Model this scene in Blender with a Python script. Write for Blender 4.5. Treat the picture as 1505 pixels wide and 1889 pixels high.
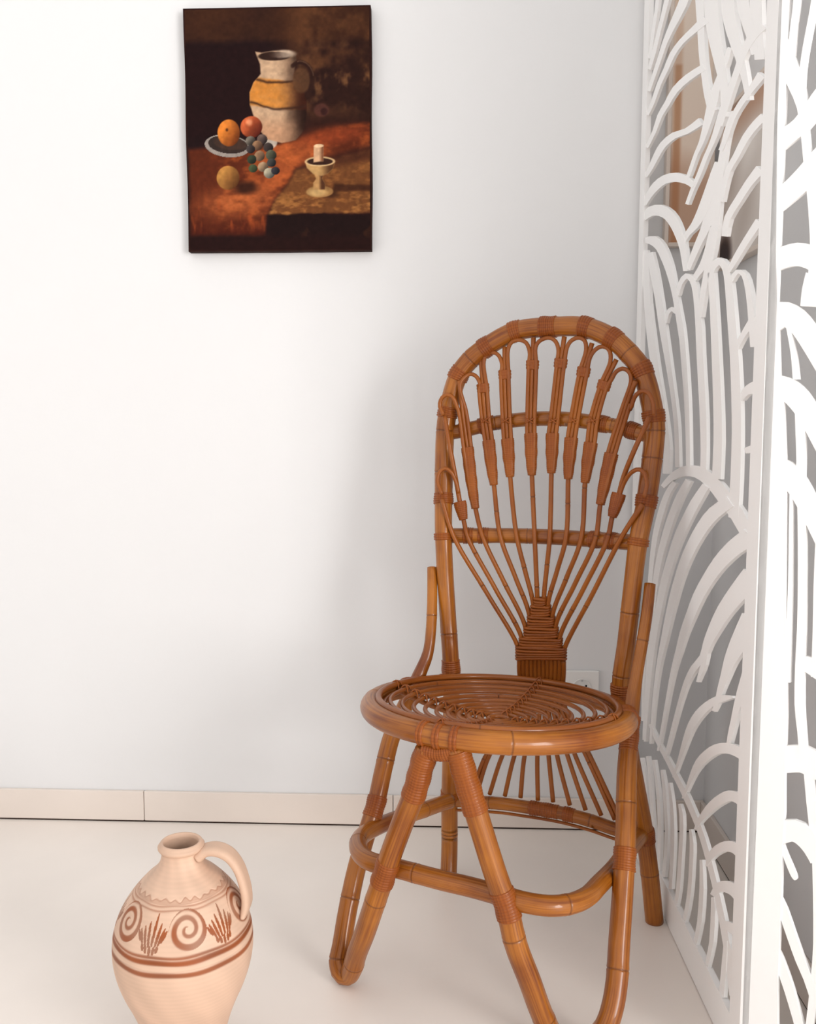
import bpy, bmesh, math, random
import numpy as np
from mathutils import Vector, Matrix

# ---------------------------------------------------------------- camera, light, exposure
scene = bpy.context.scene
for o in list(bpy.data.objects):
    bpy.data.objects.remove(o)
COL = scene.collection

cam_data = bpy.data.cameras.new('camera')
cam = bpy.data.objects.new('camera', cam_data)
COL.objects.link(cam)
cam_data.sensor_fit = 'HORIZONTAL'
cam_data.sensor_width = 36.0
cam_data.lens = 36.0 * 1717.0 / 1505.0
cam_data.clip_start = 0.02
cam.location = (0, 0, 0.97)
cam.rotation_euler = (math.radians(90 - 5.82), 0, math.radians(2.54))
scene.camera = cam

world = bpy.data.worlds.new('world')
scene.world = world
world.use_nodes = True
bg = world.node_tree.nodes['Background']
bg.inputs['Color'].default_value = (1.0, 0.985, 0.97, 1)
bg.inputs['Strength'].default_value = 0.98

def area(name, loc, target, sx, sy, power, col):
    l = bpy.data.lights.new(name, 'AREA')
    l.shape = 'RECTANGLE'; l.size = sx; l.size_y = sy
    l.energy = power; l.color = col
    o = bpy.data.objects.new(name, l)
    COL.objects.link(o)
    o.location = loc
    d = Vector(target) - Vector(loc)
    o.rotation_euler = d.to_track_quat('-Z', 'Y').to_euler()
    return o

# daylight: one large upright window in the side wall of the room, to the right of the camera
area('window_right_offscreen', (2.60, -1.75, 1.30), (0.0, -1.75, 1.30), 1.7, 1.7, 125, (1.0, 0.985, 0.97))

scene.view_settings.view_transform = 'Standard'
scene.view_settings.look = 'None'
scene.view_settings.gamma = 1.0
scene.view_settings.use_curve_mapping = False
scene.view_settings.exposure = 0.06

random.seed(7)
rng = np.random.default_rng(11)
WALL_Y = 2.134
WALL_X = 0.600

# ---------------------------------------------------------------- helpers
def srgb(r, g, b):
    f = lambda c: (c / 12.92) if c <= 0.04045 else ((c + 0.055) / 1.055) ** 2.4
    return (f(r / 255), f(g / 255), f(b / 255), 1.0)

def prop(o, label=None, cat=None, group=None, kind=None):
    if label: o['label'] = label
    if cat: o['category'] = cat
    if group: o['group'] = group
    if kind: o['kind'] = kind
    return o

def empty(name, loc=(0, 0, 0), rz=0.0):
    o = bpy.data.objects.new(name, None)
    o.empty_display_size = 0.05
    o.location = loc
    o.rotation_euler = (0, 0, rz)
    COL.objects.link(o)
    return o

def link(name, me, mat, parent=None):
    o = bpy.data.objects.new(name, me)
    if mat is not None:
        me.materials.append(mat)
    COL.objects.link(o)
    if parent is not None:
        o.parent = parent
    return o

def mesh(name, V, F, smooth=True):
    me = bpy.data.meshes.new(name)
    me.from_pydata([tuple(v) for v in V], [], F)
    if smooth:
        me.polygons.foreach_set('use_smooth', [True] * len(me.polygons))
    me.update()
    return me

def box_mesh(name, x0, x1, y0, y1, z0, z1, bevel=0.0, seg=2):
    bm = bmesh.new()
    r = bmesh.ops.create_cube(bm, size=1.0)
    for v in bm.verts:
        v.co = ((x0 + x1) / 2 + v.co.x * (x1 - x0), (y0 + y1) / 2 + v.co.y * (y1 - y0), (z0 + z1) / 2 + v.co.z * (z1 - z0))
    if bevel > 0:
        bmesh.ops.bevel(bm, geom=list(bm.edges), offset=bevel, segments=seg, affect='EDGES', profile=0.5)
    me = bpy.data.meshes.new(name)
    bm.to_mesh(me); bm.free()
    return me

# ---- smooth paths
class Path:
    def __init__(self, pts, n=10, closed=False):
        P = np.array(pts, float)
        if closed:
            Q = np.vstack([P[-1], P, P[0], P[1]])
        else:
            Q = np.vstack([2 * P[0] - P[1], P, 2 * P[-1] - P[-2]])
        # centripetal-like Catmull-Rom with chord tangents
        out = []
        for i in range(1, len(Q) - 2):
            p0, p1, p2, p3 = Q[i - 1], Q[i], Q[i + 1], Q[i + 2]
            d0 = max(np.linalg.norm(p1 - p0), 1e-6) ** .5
            d1 = max(np.linalg.norm(p2 - p1), 1e-6) ** .5
            d2 = max(np.linalg.norm(p3 - p2), 1e-6) ** .5
            m1 = (p1 - p0) / d0 - (p2 - p0) / (d0 + d1) + (p2 - p1) / d1
            m2 = (p2 - p1) / d1 - (p3 - p1) / (d1 + d2) + (p3 - p2) / d2
            m1 *= d1; m2 *= d1
            for k in range(n):
                t = k / n
                out.append((2*t**3-3*t**2+1)*p1 + (t**3-2*t**2+t)*m1 + (-2*t**3+3*t**2)*p2 + (t**3-t**2)*m2)
        out.append(P[0] if closed else P[-1])
        self.P = np.array(out)
        seg = np.linalg.norm(np.diff(self.P, axis=0), axis=1)
        self.s = np.concatenate([[0], np.cumsum(seg)])
        self.L = self.s[-1]
        self.closed = closed
    def at(self, s):
        s = np.atleast_1d(s)
        if self.closed: s = np.mod(s, self.L)
        return np.stack([np.interp(s, self.s, self.P[:, k]) for k in range(3)], 1)
    def near(self, q):
        return float(self.s[np.argmin(((self.P - np.array(q)) ** 2).sum(1))])
    def sub(self, s0, s1, n=24):
        return self.at(np.linspace(s0, s1, n))

def frames(P, closed=False):
    T = np.gradient(P, axis=0)
    if closed:
        T[0] = T[-1] = (P[1] - P[-2])
    T /= np.linalg.norm(T, axis=1)[:, None] + 1e-12
    ref = np.array([0, -1.0, 0]) if abs(T[0][1]) < .9 else np.array([1.0, 0, 0])
    N = np.zeros_like(P); B = np.zeros_like(P)
    n = ref - T[0] * ref.dot(T[0]); n /= np.linalg.norm(n)
    for i in range(len(P)):
        n = n - T[i] * n.dot(T[i]); n /= np.linalg.norm(n)
        N[i] = n; B[i] = np.cross(T[i], n)
    return T, N, B

def tube_mesh(name, P, R, seg=16, tone=None, caps=True, closed=False, aspect=None):
    """tube along points P with radii R; 'tone' darkens the cane at its joints"""
    P = np.asarray(P, float); n = len(P)
    R = np.broadcast_to(np.asarray(R, float), (n,))
    T, N, B = frames(P, closed)
    a = np.linspace(0, 2 * np.pi, seg, endpoint=False)
    asp = np.ones((n,)) if aspect is None else np.broadcast_to(np.asarray(aspect, float), (n,))
    V = P[:, None, :] + (N[:, None, :] * (np.cos(a)[None, :, None]) * (R * asp)[:, None, None] + B[:, None, :] * np.sin(a)[None, :, None] * R[:, None, None])
    V = V.reshape(-1, 3)
    F = []
    m = n - 1 if closed else n
    for i in range(n - 1):
        j = (i + 1) % m if closed else i + 1
        for k in range(seg):
            k2 = (k + 1) % seg
            F.append((i * seg + k, i * seg + k2, j * seg + k2, j * seg + k))
    if closed: V = V[:m * seg]
    elif caps:
        F.append(tuple(range(seg - 1, -1, -1)))
        F.append(tuple((n - 1) * seg + k for k in range(seg)))
    me = mesh(name, V, F)
    # uv: along, around
    arc = np.concatenate([[0], np.cumsum(np.linalg.norm(np.diff(P, axis=0), axis=1))])
    uvl = me.uv_layers.new(name='along')
    li = np.zeros(len(me.loops), dtype=np.int64); me.loops.foreach_get('vertex_index', li)
    uv = np.stack([arc[np.minimum(li // seg, n - 1)], (np.abs((li % seg) - seg / 2) / seg)], 1)
    uvl.data.foreach_set('uv', uv.astype(np.float32).ravel())
    tn = np.ones(n) if tone is None else np.asarray(tone, float)
    at = me.attributes.new('tone', 'FLOAT', 'POINT')
    tv = np.repeat(tn, seg)[:len(V)]
    at.data.foreach_set('value', tv.astype(np.float32))
    return me

def cane(name, path, r, mat, parent, nodes=(), seg=18, ds=0.008, s0=0.0, s1=None, groove=0.07, taper=None):
    """a cane pole: radius r (number or function of arc length), dark ring joints at 'nodes'"""
    s1 = path.L if s1 is None else s1
    S = set(np.linspace(s0, s1, max(4, int((s1 - s0) / ds))).tolist())
    for q in nodes:
        for e in (-.008, -.0045, -.0022, -.0009, 0, .0009, .0022, .0045, .008):
            if s0 < q + e < s1: S.add(q + e)
    S = np.array(sorted(S))
    rr = np.array([r(x) for x in S]) if callable(r) else np.full(len(S), r)
    tone = np.ones(len(S))
    for q in nodes:
        d = np.abs(S - q)
        rr = rr * (1 + groove * .55 * np.exp(-(d / .0055) ** 2) - groove * .9 * np.exp(-(d / .0012) ** 2))
        tone = np.minimum(tone, 1 - .62 * np.exp(-(d / .0013) ** 2))
    me = tube_mesh(name, path.at(S), rr, seg=seg, tone=tone, closed=path.closed and s0 == 0.0 and abs(s1 - path.L) < 1e-9)
    return link(name, me, mat, parent)

def sleeve(name, P, R, mat, parent, pitch=0.0034, seg=14, amp=0.0011, aspect=None):
    """wrapped binding: a ribbed sleeve around the points P"""
    P = np.asarray(P, float)
    arc = np.concatenate([[0], np.cumsum(np.linalg.norm(np.diff(P, axis=0), axis=1))])
    L = arc[-1]; turns = max(2, int(round(L / pitch))); n = turns * 6 + 1
    S = np.linspace(0, L, n)
    Q = np.stack([np.interp(S, arc, P[:, k]) for k in range(3)], 1)
    R = np.interp(S, np.linspace(0, L, len(np.atleast_1d(R))), np.atleast_1d(R)) if np.ndim(R) else np.full(n, R)
    rib = np.abs(np.sin(np.pi * turns * S / L))
    wob = 1 + .03 * np.sin(S * 211.0)
    rr = (R + amp * rib ** .6) * wob
    rr[0] *= .93; rr[-1] *= .93
    tone = np.ones(n)
    asp = None
    if aspect is not None:
        asp = np.interp(S, np.linspace(0, L, len(np.atleast_1d(aspect))), np.atleast_1d(aspect)) if np.ndim(aspect) else np.full(n, aspect)
    me = tube_mesh(name, Q, rr, seg=seg, tone=tone, aspect=asp)
    return link(name, me, mat, parent)

# ---------------------------------------------------------------- materials
def new_mat(name):
    m = bpy.data.materials.new(name); m.use_nodes = True
    nt = m.node_tree
    return m, nt, nt.nodes['Principled BSDF']

def plain(name, col, rough=0.5, spec=0.5, noise=0.0, nscale=6.0, bump=0.0, bscale=60.0, var=None):
    m, nt, p = new_mat(name)
    p.inputs['Roughness'].default_value = rough
    p.inputs['Specular IOR Level'].default_value = spec
    p.inputs['Base Color'].default_value = col
    tc = nt.nodes.new('ShaderNodeTexCoord')
    if noise > 0:
        n = nt.nodes.new('ShaderNodeTexNoise'); n.inputs['Scale'].default_value = nscale; n.inputs['Detail'].default_value = 5
        nt.links.new(tc.outputs['Object'], n.inputs['Vector'])
        mx = nt.nodes.new('ShaderNodeMix'); mx.data_type = 'RGBA'
        c2 = var or tuple(c * (1 - noise) for c in col[:3]) + (1,)
        mx.inputs['A'].default_value = col; mx.inputs['B'].default_value = c2
        rp = nt.nodes.new('ShaderNodeMapRange'); rp.inputs[1].default_value = .35; rp.inputs[2].default_value = .68
        nt.links.new(n.outputs['Fac'], rp.inputs[0]); nt.links.new(rp.outputs[0], mx.inputs['Factor'])
        nt.links.new(mx.outputs['Result'], p.inputs['Base Color'])
    if bump > 0:
        n2 = nt.nodes.new('ShaderNodeTexNoise'); n2.inputs['Scale'].default_value = bscale; n2.inputs['Detail'].default_value = 4
        nt.links.new(tc.outputs['Object'], n2.inputs['Vector'])
        b = nt.nodes.new('ShaderNodeBump'); b.inputs['Strength'].default_value = bump; b.inputs['Distance'].default_value = .002
        nt.links.new(n2.outputs['Fac'], b.inputs['Height']); nt.links.new(b.outputs['Normal'], p.inputs['Normal'])
    return m

def rattan(name, ca, cb, cdark, rough=0.42, coat=.4, streak=1.0):
    """varnished cane: streaks along the pole, blotches, dark ring joints (attribute 'tone')"""
    m, nt, p = new_mat(name)
    uv = nt.nodes.new('ShaderNodeUVMap'); uv.uv_map = 'along'
    mp = nt.nodes.new('ShaderNodeMapping'); mp.inputs['Scale'].default_value = (7, 34, 1)
    n1 = nt.nodes.new('ShaderNodeTexNoise'); n1.inputs['Scale'].default_value = 1.0; n1.inputs['Detail'].default_value = 4
    nt.links.new(uv.outputs[0], mp.inputs[0]); nt.links.new(mp.outputs[0], n1.inputs['Vector'])
    tc = nt.nodes.new('ShaderNodeTexCoord')
    n2 = nt.nodes.new('ShaderNodeTexNoise'); n2.inputs['Scale'].default_value = 9.0; n2.inputs['Detail'].default_value = 3
    nt.links.new(tc.outputs['Object'], n2.inputs['Vector'])
    ad = nt.nodes.new('ShaderNodeMath'); ad.operation = 'MULTIPLY_ADD'; ad.inputs[1].default_value = .5 * streak
    ml = nt.nodes.new('ShaderNodeMath'); ml.operation = 'MULTIPLY'; ml.inputs[1].default_value = 1 - .5 * streak
    nt.links.new(n2.outputs['Fac'], ml.inputs[0]); nt.links.new(n1.outputs['Fac'], ad.inputs[0]); nt.links.new(ml.outputs[0], ad.inputs[2])
    rmp = nt.nodes.new('ShaderNodeMapRange'); rmp.inputs[1].default_value = .36; rmp.inputs[2].default_value = .64
    nt.links.new(ad.outputs[0], rmp.inputs[0])
    mx = nt.nodes.new('ShaderNodeMix'); mx.data_type = 'RGBA'
    mx.inputs['A'].default_value = ca; mx.inputs['B'].default_value = cb
    nt.links.new(rmp.outputs[0], mx.inputs['Factor'])
    at = nt.nodes.new('ShaderNodeAttribute'); at.attribute_name = 'tone'
    mx2 = nt.nodes.new('ShaderNodeMix'); mx2.data_type = 'RGBA'
    mx2.inputs['A'].default_value = cdark
    nt.links.new(at.outputs['Fac'], mx2.inputs['Factor']); nt.links.new(mx.outputs['Result'], mx2.inputs['B'])
    nt.links.new(mx2.outputs['Result'], p.inputs['Base Color'])
    p.inputs['Roughness'].default_value = rough; p.inputs['Specular IOR Level'].default_value = .22
    p.inputs['Coat Weight'].default_value = coat; p.inputs['Coat Roughness'].default_value = .13; p.inputs['Coat IOR'].default_value = 1.6
    b = nt.nodes.new('ShaderNodeBump'); b.inputs['Strength'].default_value = .25; b.inputs['Distance'].default_value = .001
    nt.links.new(n1.outputs['Fac'], b.inputs['Height']); nt.links.new(b.outputs['Normal'], p.inputs['Normal'])
    return m

def painted(name, attr, rough=0.5, bump=0.0, bscale=200, spec=.4):
    m, nt, p = new_mat(name)
    a = nt.nodes.new('ShaderNodeVertexColor'); a.layer_name = attr
    nt.links.new(a.outputs['Color'], p.inputs['Base Color'])
    p.inputs['Roughness'].default_value = rough; p.inputs['Specular IOR Level'].default_value = spec
    if bump:
        tc = nt.nodes.new('ShaderNodeTexCoord')
        n2 = nt.nodes.new('ShaderNodeTexNoise'); n2.inputs['Scale'].default_value = bscale
        nt.links.new(tc.outputs['Object'], n2.inputs['Vector'])
        b = nt.nodes.new('ShaderNodeBump'); b.inputs['Strength'].default_value = bump; b.inputs['Distance'].default_value = .001
        nt.links.new(n2.outputs['Fac'], b.inputs['Height']); nt.links.new(b.outputs['Normal'], p.inputs['Normal'])
    return m

M = {}
M['wall'] = plain('wall_paint', (.79, .79, .795, 1), .75, .25, noise=.02, nscale=1.5, bump=.08, bscale=90)
M['floor'] = plain('floor_tile', (.885, .815, .755, 1), .34, .45, noise=.035, nscale=5)
M['skirting'] = plain('skirting_tile', (.80, .715, .65, 1), .45, .4, noise=.04, nscale=7)
M['gap'] = plain('gap_mastic', (.035, .02, .015, 1), .8, .2)
M['screen'] = plain('screen_paint', (.95, .94, .93, 1), .42, .4, noise=.02, nscale=4)
M['plastic'] = plain('outlet_plastic', (.85, .84, .82, 1), .3, .5)
M['socket'] = plain('socket_plastic', (.78, .77, .75, 1), .3, .5)
M['black'] = plain('hole_shade_black', (.01, .01, .01, 1), .6, .2)
M['steel'] = plain('steel', (.5, .5, .5, 1), .3, .5)
M['cane'] = rattan('cane_pole', (.165, .034, .0015, 1), (.44, .150, .014, 1), (.075, .016, .003, 1))
M['rod'] = rattan('cane_rod', (.20, .045, .004, 1), (.37, .112, .014, 1), (.05, .012, .004, 1), rough=.45, coat=.25)
M['bind'] = rattan('cane_binding', (.19, .038, .003, 1), (.34, .092, .009, 1), (.05, .011, .003, 1), rough=.48, coat=.2)
M['coil'] = rattan('cane_coil', (.19, .044, .004, 1), (.32, .095, .012, 1), (.045, .010, .003, 1), rough=.40, coat=.35)

# ---------------------------------------------------------------- measured shapes (metres)
ARCH = [(-0.2009, -0.0212, 0.0), (-0.2064, -0.0041, 0.0655), (-0.2041, -0.0103, 0.1662), (-0.1888, -0.0405, 0.2938), (-0.1692, -0.084, 0.4666), (-0.1779, -0.0815, 0.5747), (-0.1854, -0.0787, 0.6605), (-0.1904, -0.0762, 0.7355), (-0.1989, -0.0581, 0.8088), (-0.2063, -0.035, 0.9371), (-0.2023, -0.0313, 0.9802), (-0.1811, -0.0296, 1.0505), (-0.1585, -0.0258, 1.0809), (-0.1247, -0.0222, 1.1063), (-0.0673, -0.015, 1.1348), (0.0049, -0.0136, 1.1401), (0.0703, -0.0147, 1.1362), (0.1243, -0.021, 1.1119), (0.1547, -0.0252, 1.0852), (0.18, -0.0295, 1.0532), (0.2028, -0.0315, 0.9744), (0.2063, -0.0345, 0.9404), (0.1995, -0.0559, 0.8194), (0.191, -0.0745, 0.7475), (0.1841, -0.0784, 0.6689), (0.1766, -0.0817, 0.5694), (0.1687, -0.0849, 0.4736), (0.1797, -0.057, 0.3593), (0.2025, -0.0132, 0.1858), (0.2134, -0.0063, 0.1019), (0.2229, 0.0055, 0.0)]
ARCH_WRAPS = [(-0.1977, -0.0581, 0.8089), (-0.2022, -0.0314, 0.9781), (-0.18, -0.0295, 1.0526), (-0.1247, -0.0222, 1.1063), (-0.0673, -0.015, 1.1348), (-0.0037, -0.0135, 1.1405), (0.0673, -0.0149, 1.1354), (0.1244, -0.0213, 1.1109), (0.18, -0.0295, 1.0542), (0.203, -0.0317, 0.9714), (0.1978, -0.0564, 0.8164)]
ARCH_KNOTS = [(-0.1892, -0.0763, 0.7334), (0.1903, -0.0753, 0.7446), (0.2066, -0.0434, 0.89), (-0.169, -0.0846, 0.4833), (0.1689, -0.0841, 0.4987), (0.206, -0.0338, 0.9452), (-0.2078, -0.0345, 0.9404), (-0.175, -0.0825, 0.5467)]
BAR_UP = [(-0.2036, -0.0279, 0.9381), (-0.1779, -0.0218, 0.9425), (-0.1502, -0.0157, 0.9491), (-0.1145, -0.0099, 0.9577), (-0.0414, -0.0037, 0.9663), (0.0302, -0.0033, 0.9664), (0.0839, -0.0065, 0.9603), (0.1371, -0.0133, 0.9515), (0.1793, -0.0224, 0.941), (0.1981, -0.0275, 0.9373)]
BAR_LOW = [(-0.1912, -0.064, 0.7362), (-0.1424, -0.0473, 0.7371), (-0.0836, -0.0338, 0.7389), (-0.03, -0.0277, 0.7402), (0.0244, -0.0275, 0.7412), (0.0944, -0.0359, 0.7421), (0.1691, -0.0555, 0.7438), (0.183, -0.0603, 0.7443)]
RODS = [[(-0.1899, -0.0858, 0.8103), (-0.1651, -0.0808, 0.7353), (-0.1107, -0.0491, 0.6281), (-0.0543, -0.0203, 0.5201), (-0.052, -0.0165, 0.4997), (-0.0533, -0.011, 0.4684), (-0.0542, -0.0034, 0.3938), (-0.1289, -0.0044, 0.2688), (-0.1579, -0.0058, 0.1756)], [(-0.1949, -0.0634, 0.9716), (-0.1829, -0.0661, 0.9166), (-0.1705, -0.0646, 0.8531), (-0.1619, -0.0625, 0.8053), (-0.1531, -0.0634, 0.7694), (-0.1427, -0.0657, 0.7349), (-0.0934, -0.0455, 0.6365), (-0.0451, -0.0215, 0.5367), (-0.044, -0.0152, 0.5003), (-0.0452, -0.0097, 0.4691), (-0.0456, -0.0034, 0.395), (-0.1171, -0.0044, 0.2788), (-0.1437, -0.0052, 0.1944)], [(-0.1707, -0.0482, 1.0412), (-0.1649, -0.0445, 0.98), (-0.1554, -0.0412, 0.911), (-0.1435, -0.0466, 0.8422), (-0.1326, -0.0524, 0.7918), (-0.1138, -0.0582, 0.7357), (-0.0748, -0.0427, 0.6478), (-0.0366, -0.0239, 0.5587), (-0.0359, -0.0141, 0.501), (-0.037, -0.0087, 0.4698), (-0.0371, -0.0034, 0.3962), (-0.0898, -0.0044, 0.2811), (-0.116, -0.0051, 0.1961)], [(-0.1336, -0.0278, 1.0832), (-0.127, -0.0319, 1.0263), (-0.1216, -0.0296, 0.9631), (-0.1151, -0.0306, 0.9251), (-0.1074, -0.0347, 0.8798), (-0.0999, -0.0383, 0.8377), (-0.0802, -0.0518, 0.739), (-0.0532, -0.0406, 0.661), (-0.027, -0.0267, 0.5819), (-0.0277, -0.0133, 0.5017), (-0.0288, -0.0079, 0.4706), (-0.0285, -0.0034, 0.3974), (-0.0641, -0.0043, 0.2842), (-0.0828, -0.005, 0.1988)], [(-0.0856, -0.0246, 1.1049), (-0.0833, -0.0291, 1.0518), (-0.0806, -0.0248, 0.9632), (-0.0777, -0.0254, 0.9285), (-0.0724, -0.0294, 0.8856), (-0.0687, -0.0322, 0.8542), (-0.0483, -0.0477, 0.7404), (-0.0331, -0.0398, 0.6731), (-0.0183, -0.0303, 0.6049), (-0.0195, -0.0127, 0.5026), (-0.0206, -0.0073, 0.4715), (-0.02, -0.0034, 0.3986), (-0.0422, -0.0043, 0.2868), (-0.0489, -0.005, 0.2017)], [(-0.0283, -0.0228, 1.1204), (-0.0284, -0.0265, 1.0692), (-0.0319, -0.0216, 0.9632), (-0.0318, -0.021, 0.9393), (-0.0287, -0.025, 0.8967), (-0.0258, -0.0285, 0.8583), (-0.0129, -0.0455, 0.7422), (-0.0113, -0.0395, 0.6815), (-0.0098, -0.0333, 0.6201), (-0.0112, -0.0124, 0.5034), (-0.0123, -0.0069, 0.4724), (-0.0116, -0.0034, 0.3998), (-0.0148, -0.0043, 0.2913), (-0.0121, -0.005, 0.203)], [(0.0324, -0.0229, 1.1201), (0.027, -0.0264, 1.0708), (0.0145, -0.0212, 0.9633), (0.0114, -0.0204, 0.9397), (0.0123, -0.0244, 0.8975), (0.0128, -0.0277, 0.8635), (0.0172, -0.0454, 0.7439), (0.0104, -0.0397, 0.6831), (0.0033, -0.0333, 0.6213), (-0.0029, -0.0123, 0.5044), (-0.0039, -0.0068, 0.4734), (-0.0032, -0.0034, 0.401), (0.0089, -0.0042, 0.2953), (0.0196, -0.005, 0.2056)], [(0.086, -0.0246, 1.1061), (0.0718, -0.0287, 1.0536), (0.0541, -0.0227, 0.9634), (0.0494, -0.0227, 0.9318), (0.0473, -0.0269, 0.888), (0.0468, -0.0303, 0.8533), (0.0497, -0.0474, 0.7449), (0.0306, -0.04, 0.6773), (0.0103, -0.0305, 0.6076), (0.0055, -0.0125, 0.5054), (0.0045, -0.007, 0.4745), (0.0052, -0.0034, 0.4022), (0.0267, -0.0042, 0.2994), (0.0541, -0.005, 0.2055)], [(0.1331, -0.0289, 1.0749), (0.1115, -0.0306, 1.028), (0.0923, -0.026, 0.9635), (0.0883, -0.0272, 0.9232), (0.084, -0.0309, 0.8838), (0.0805, -0.0343, 0.8474), (0.0801, -0.0513, 0.7451), (0.0502, -0.0408, 0.6669), (0.0181, -0.0267, 0.5852), (0.0139, -0.013, 0.5065), (0.013, -0.0075, 0.4757), (0.0136, -0.0034, 0.4034), (0.0477, -0.0042, 0.304), (0.086, -0.005, 0.2017)], [(0.1738, -0.0516, 1.0342), (0.157, -0.0379, 0.994), (0.1419, -0.0326, 0.9507), (0.1297, -0.0357, 0.904), (0.1208, -0.04, 0.8551), (0.1128, -0.0444, 0.8089), (0.1083, -0.0566, 0.7454), (0.0677, -0.0424, 0.6576), (0.024, -0.0237, 0.5649), (0.0224, -0.0138, 0.5077), (0.0215, -0.0083, 0.4769), (0.0219, -0.0034, 0.4045), (0.063, -0.0041, 0.3077), (0.1174, -0.0051, 0.1969)], [(0.2032, -0.0646, 0.9705), (0.1776, -0.063, 0.9116), (0.1557, -0.0483, 0.8615), (0.1487, -0.0493, 0.8317), (0.1381, -0.0546, 0.7879), (0.1319, -0.0621, 0.7464), (0.0842, -0.0445, 0.6485), (0.0322, -0.021, 0.5438), (0.0309, -0.0149, 0.5089), (0.0301, -0.0094, 0.4783), (0.0302, -0.0034, 0.4057), (0.0835, -0.0041, 0.3133), (0.1442, -0.0052, 0.1935)], [(0.1999, -0.0878, 0.8172), (0.1614, -0.0737, 0.7554), (0.1041, -0.0486, 0.6436), (0.0416, -0.0186, 0.5228), (0.0393, -0.0156, 0.5068), (0.0387, -0.0108, 0.4797), (0.0384, -0.0033, 0.4069), (0.0911, -0.0041, 0.3145), (0.157, -0.0053, 0.1895)]]
ROD_BIND = [[(-0.1619, -0.0625, 0.8053), (-0.1531, -0.0634, 0.7694)], [(-0.1554, -0.0412, 0.911), (-0.1435, -0.0466, 0.8422), (-0.1326, -0.0524, 0.7918)], [(-0.1151, -0.0306, 0.9251), (-0.1074, -0.0347, 0.8798), (-0.0999, -0.0383, 0.8377)], [(-0.0777, -0.0254, 0.9285), (-0.0724, -0.0294, 0.8856), (-0.0687, -0.0322, 0.8542)], [(-0.0318, -0.021, 0.9393), (-0.0287, -0.025, 0.8967), (-0.0258, -0.0285, 0.8583)], [(0.0114, -0.0204, 0.9397), (0.0123, -0.0244, 0.8975), (0.0128, -0.0277, 0.8635)], [(0.0494, -0.0227, 0.9318), (0.0473, -0.0269, 0.888), (0.0468, -0.0303, 0.8533)], [(0.0883, -0.0272, 0.9232), (0.084, -0.0309, 0.8838), (0.0805, -0.0343, 0.8474)], [(0.1297, -0.0357, 0.904), (0.1208, -0.04, 0.8551), (0.1128, -0.0444, 0.8089)], [(0.1487, -0.0493, 0.8317), (0.1381, -0.0546, 0.7879)]]
ROD_RING = [[(-0.127, -0.0319, 1.0263), (-0.1216, -0.0296, 0.9631)], [(-0.0833, -0.0291, 1.0518), (-0.0806, -0.0248, 0.9632)], [(-0.0284, -0.0265, 1.0692), (-0.0319, -0.0216, 0.9632)], [(0.027, -0.0264, 1.0708), (0.0145, -0.0212, 0.9633)], [(0.0718, -0.0287, 1.0536), (0.0541, -0.0227, 0.9634)], [(0.1115, -0.0306, 1.028), (0.0923, -0.026, 0.9635)]]
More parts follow.
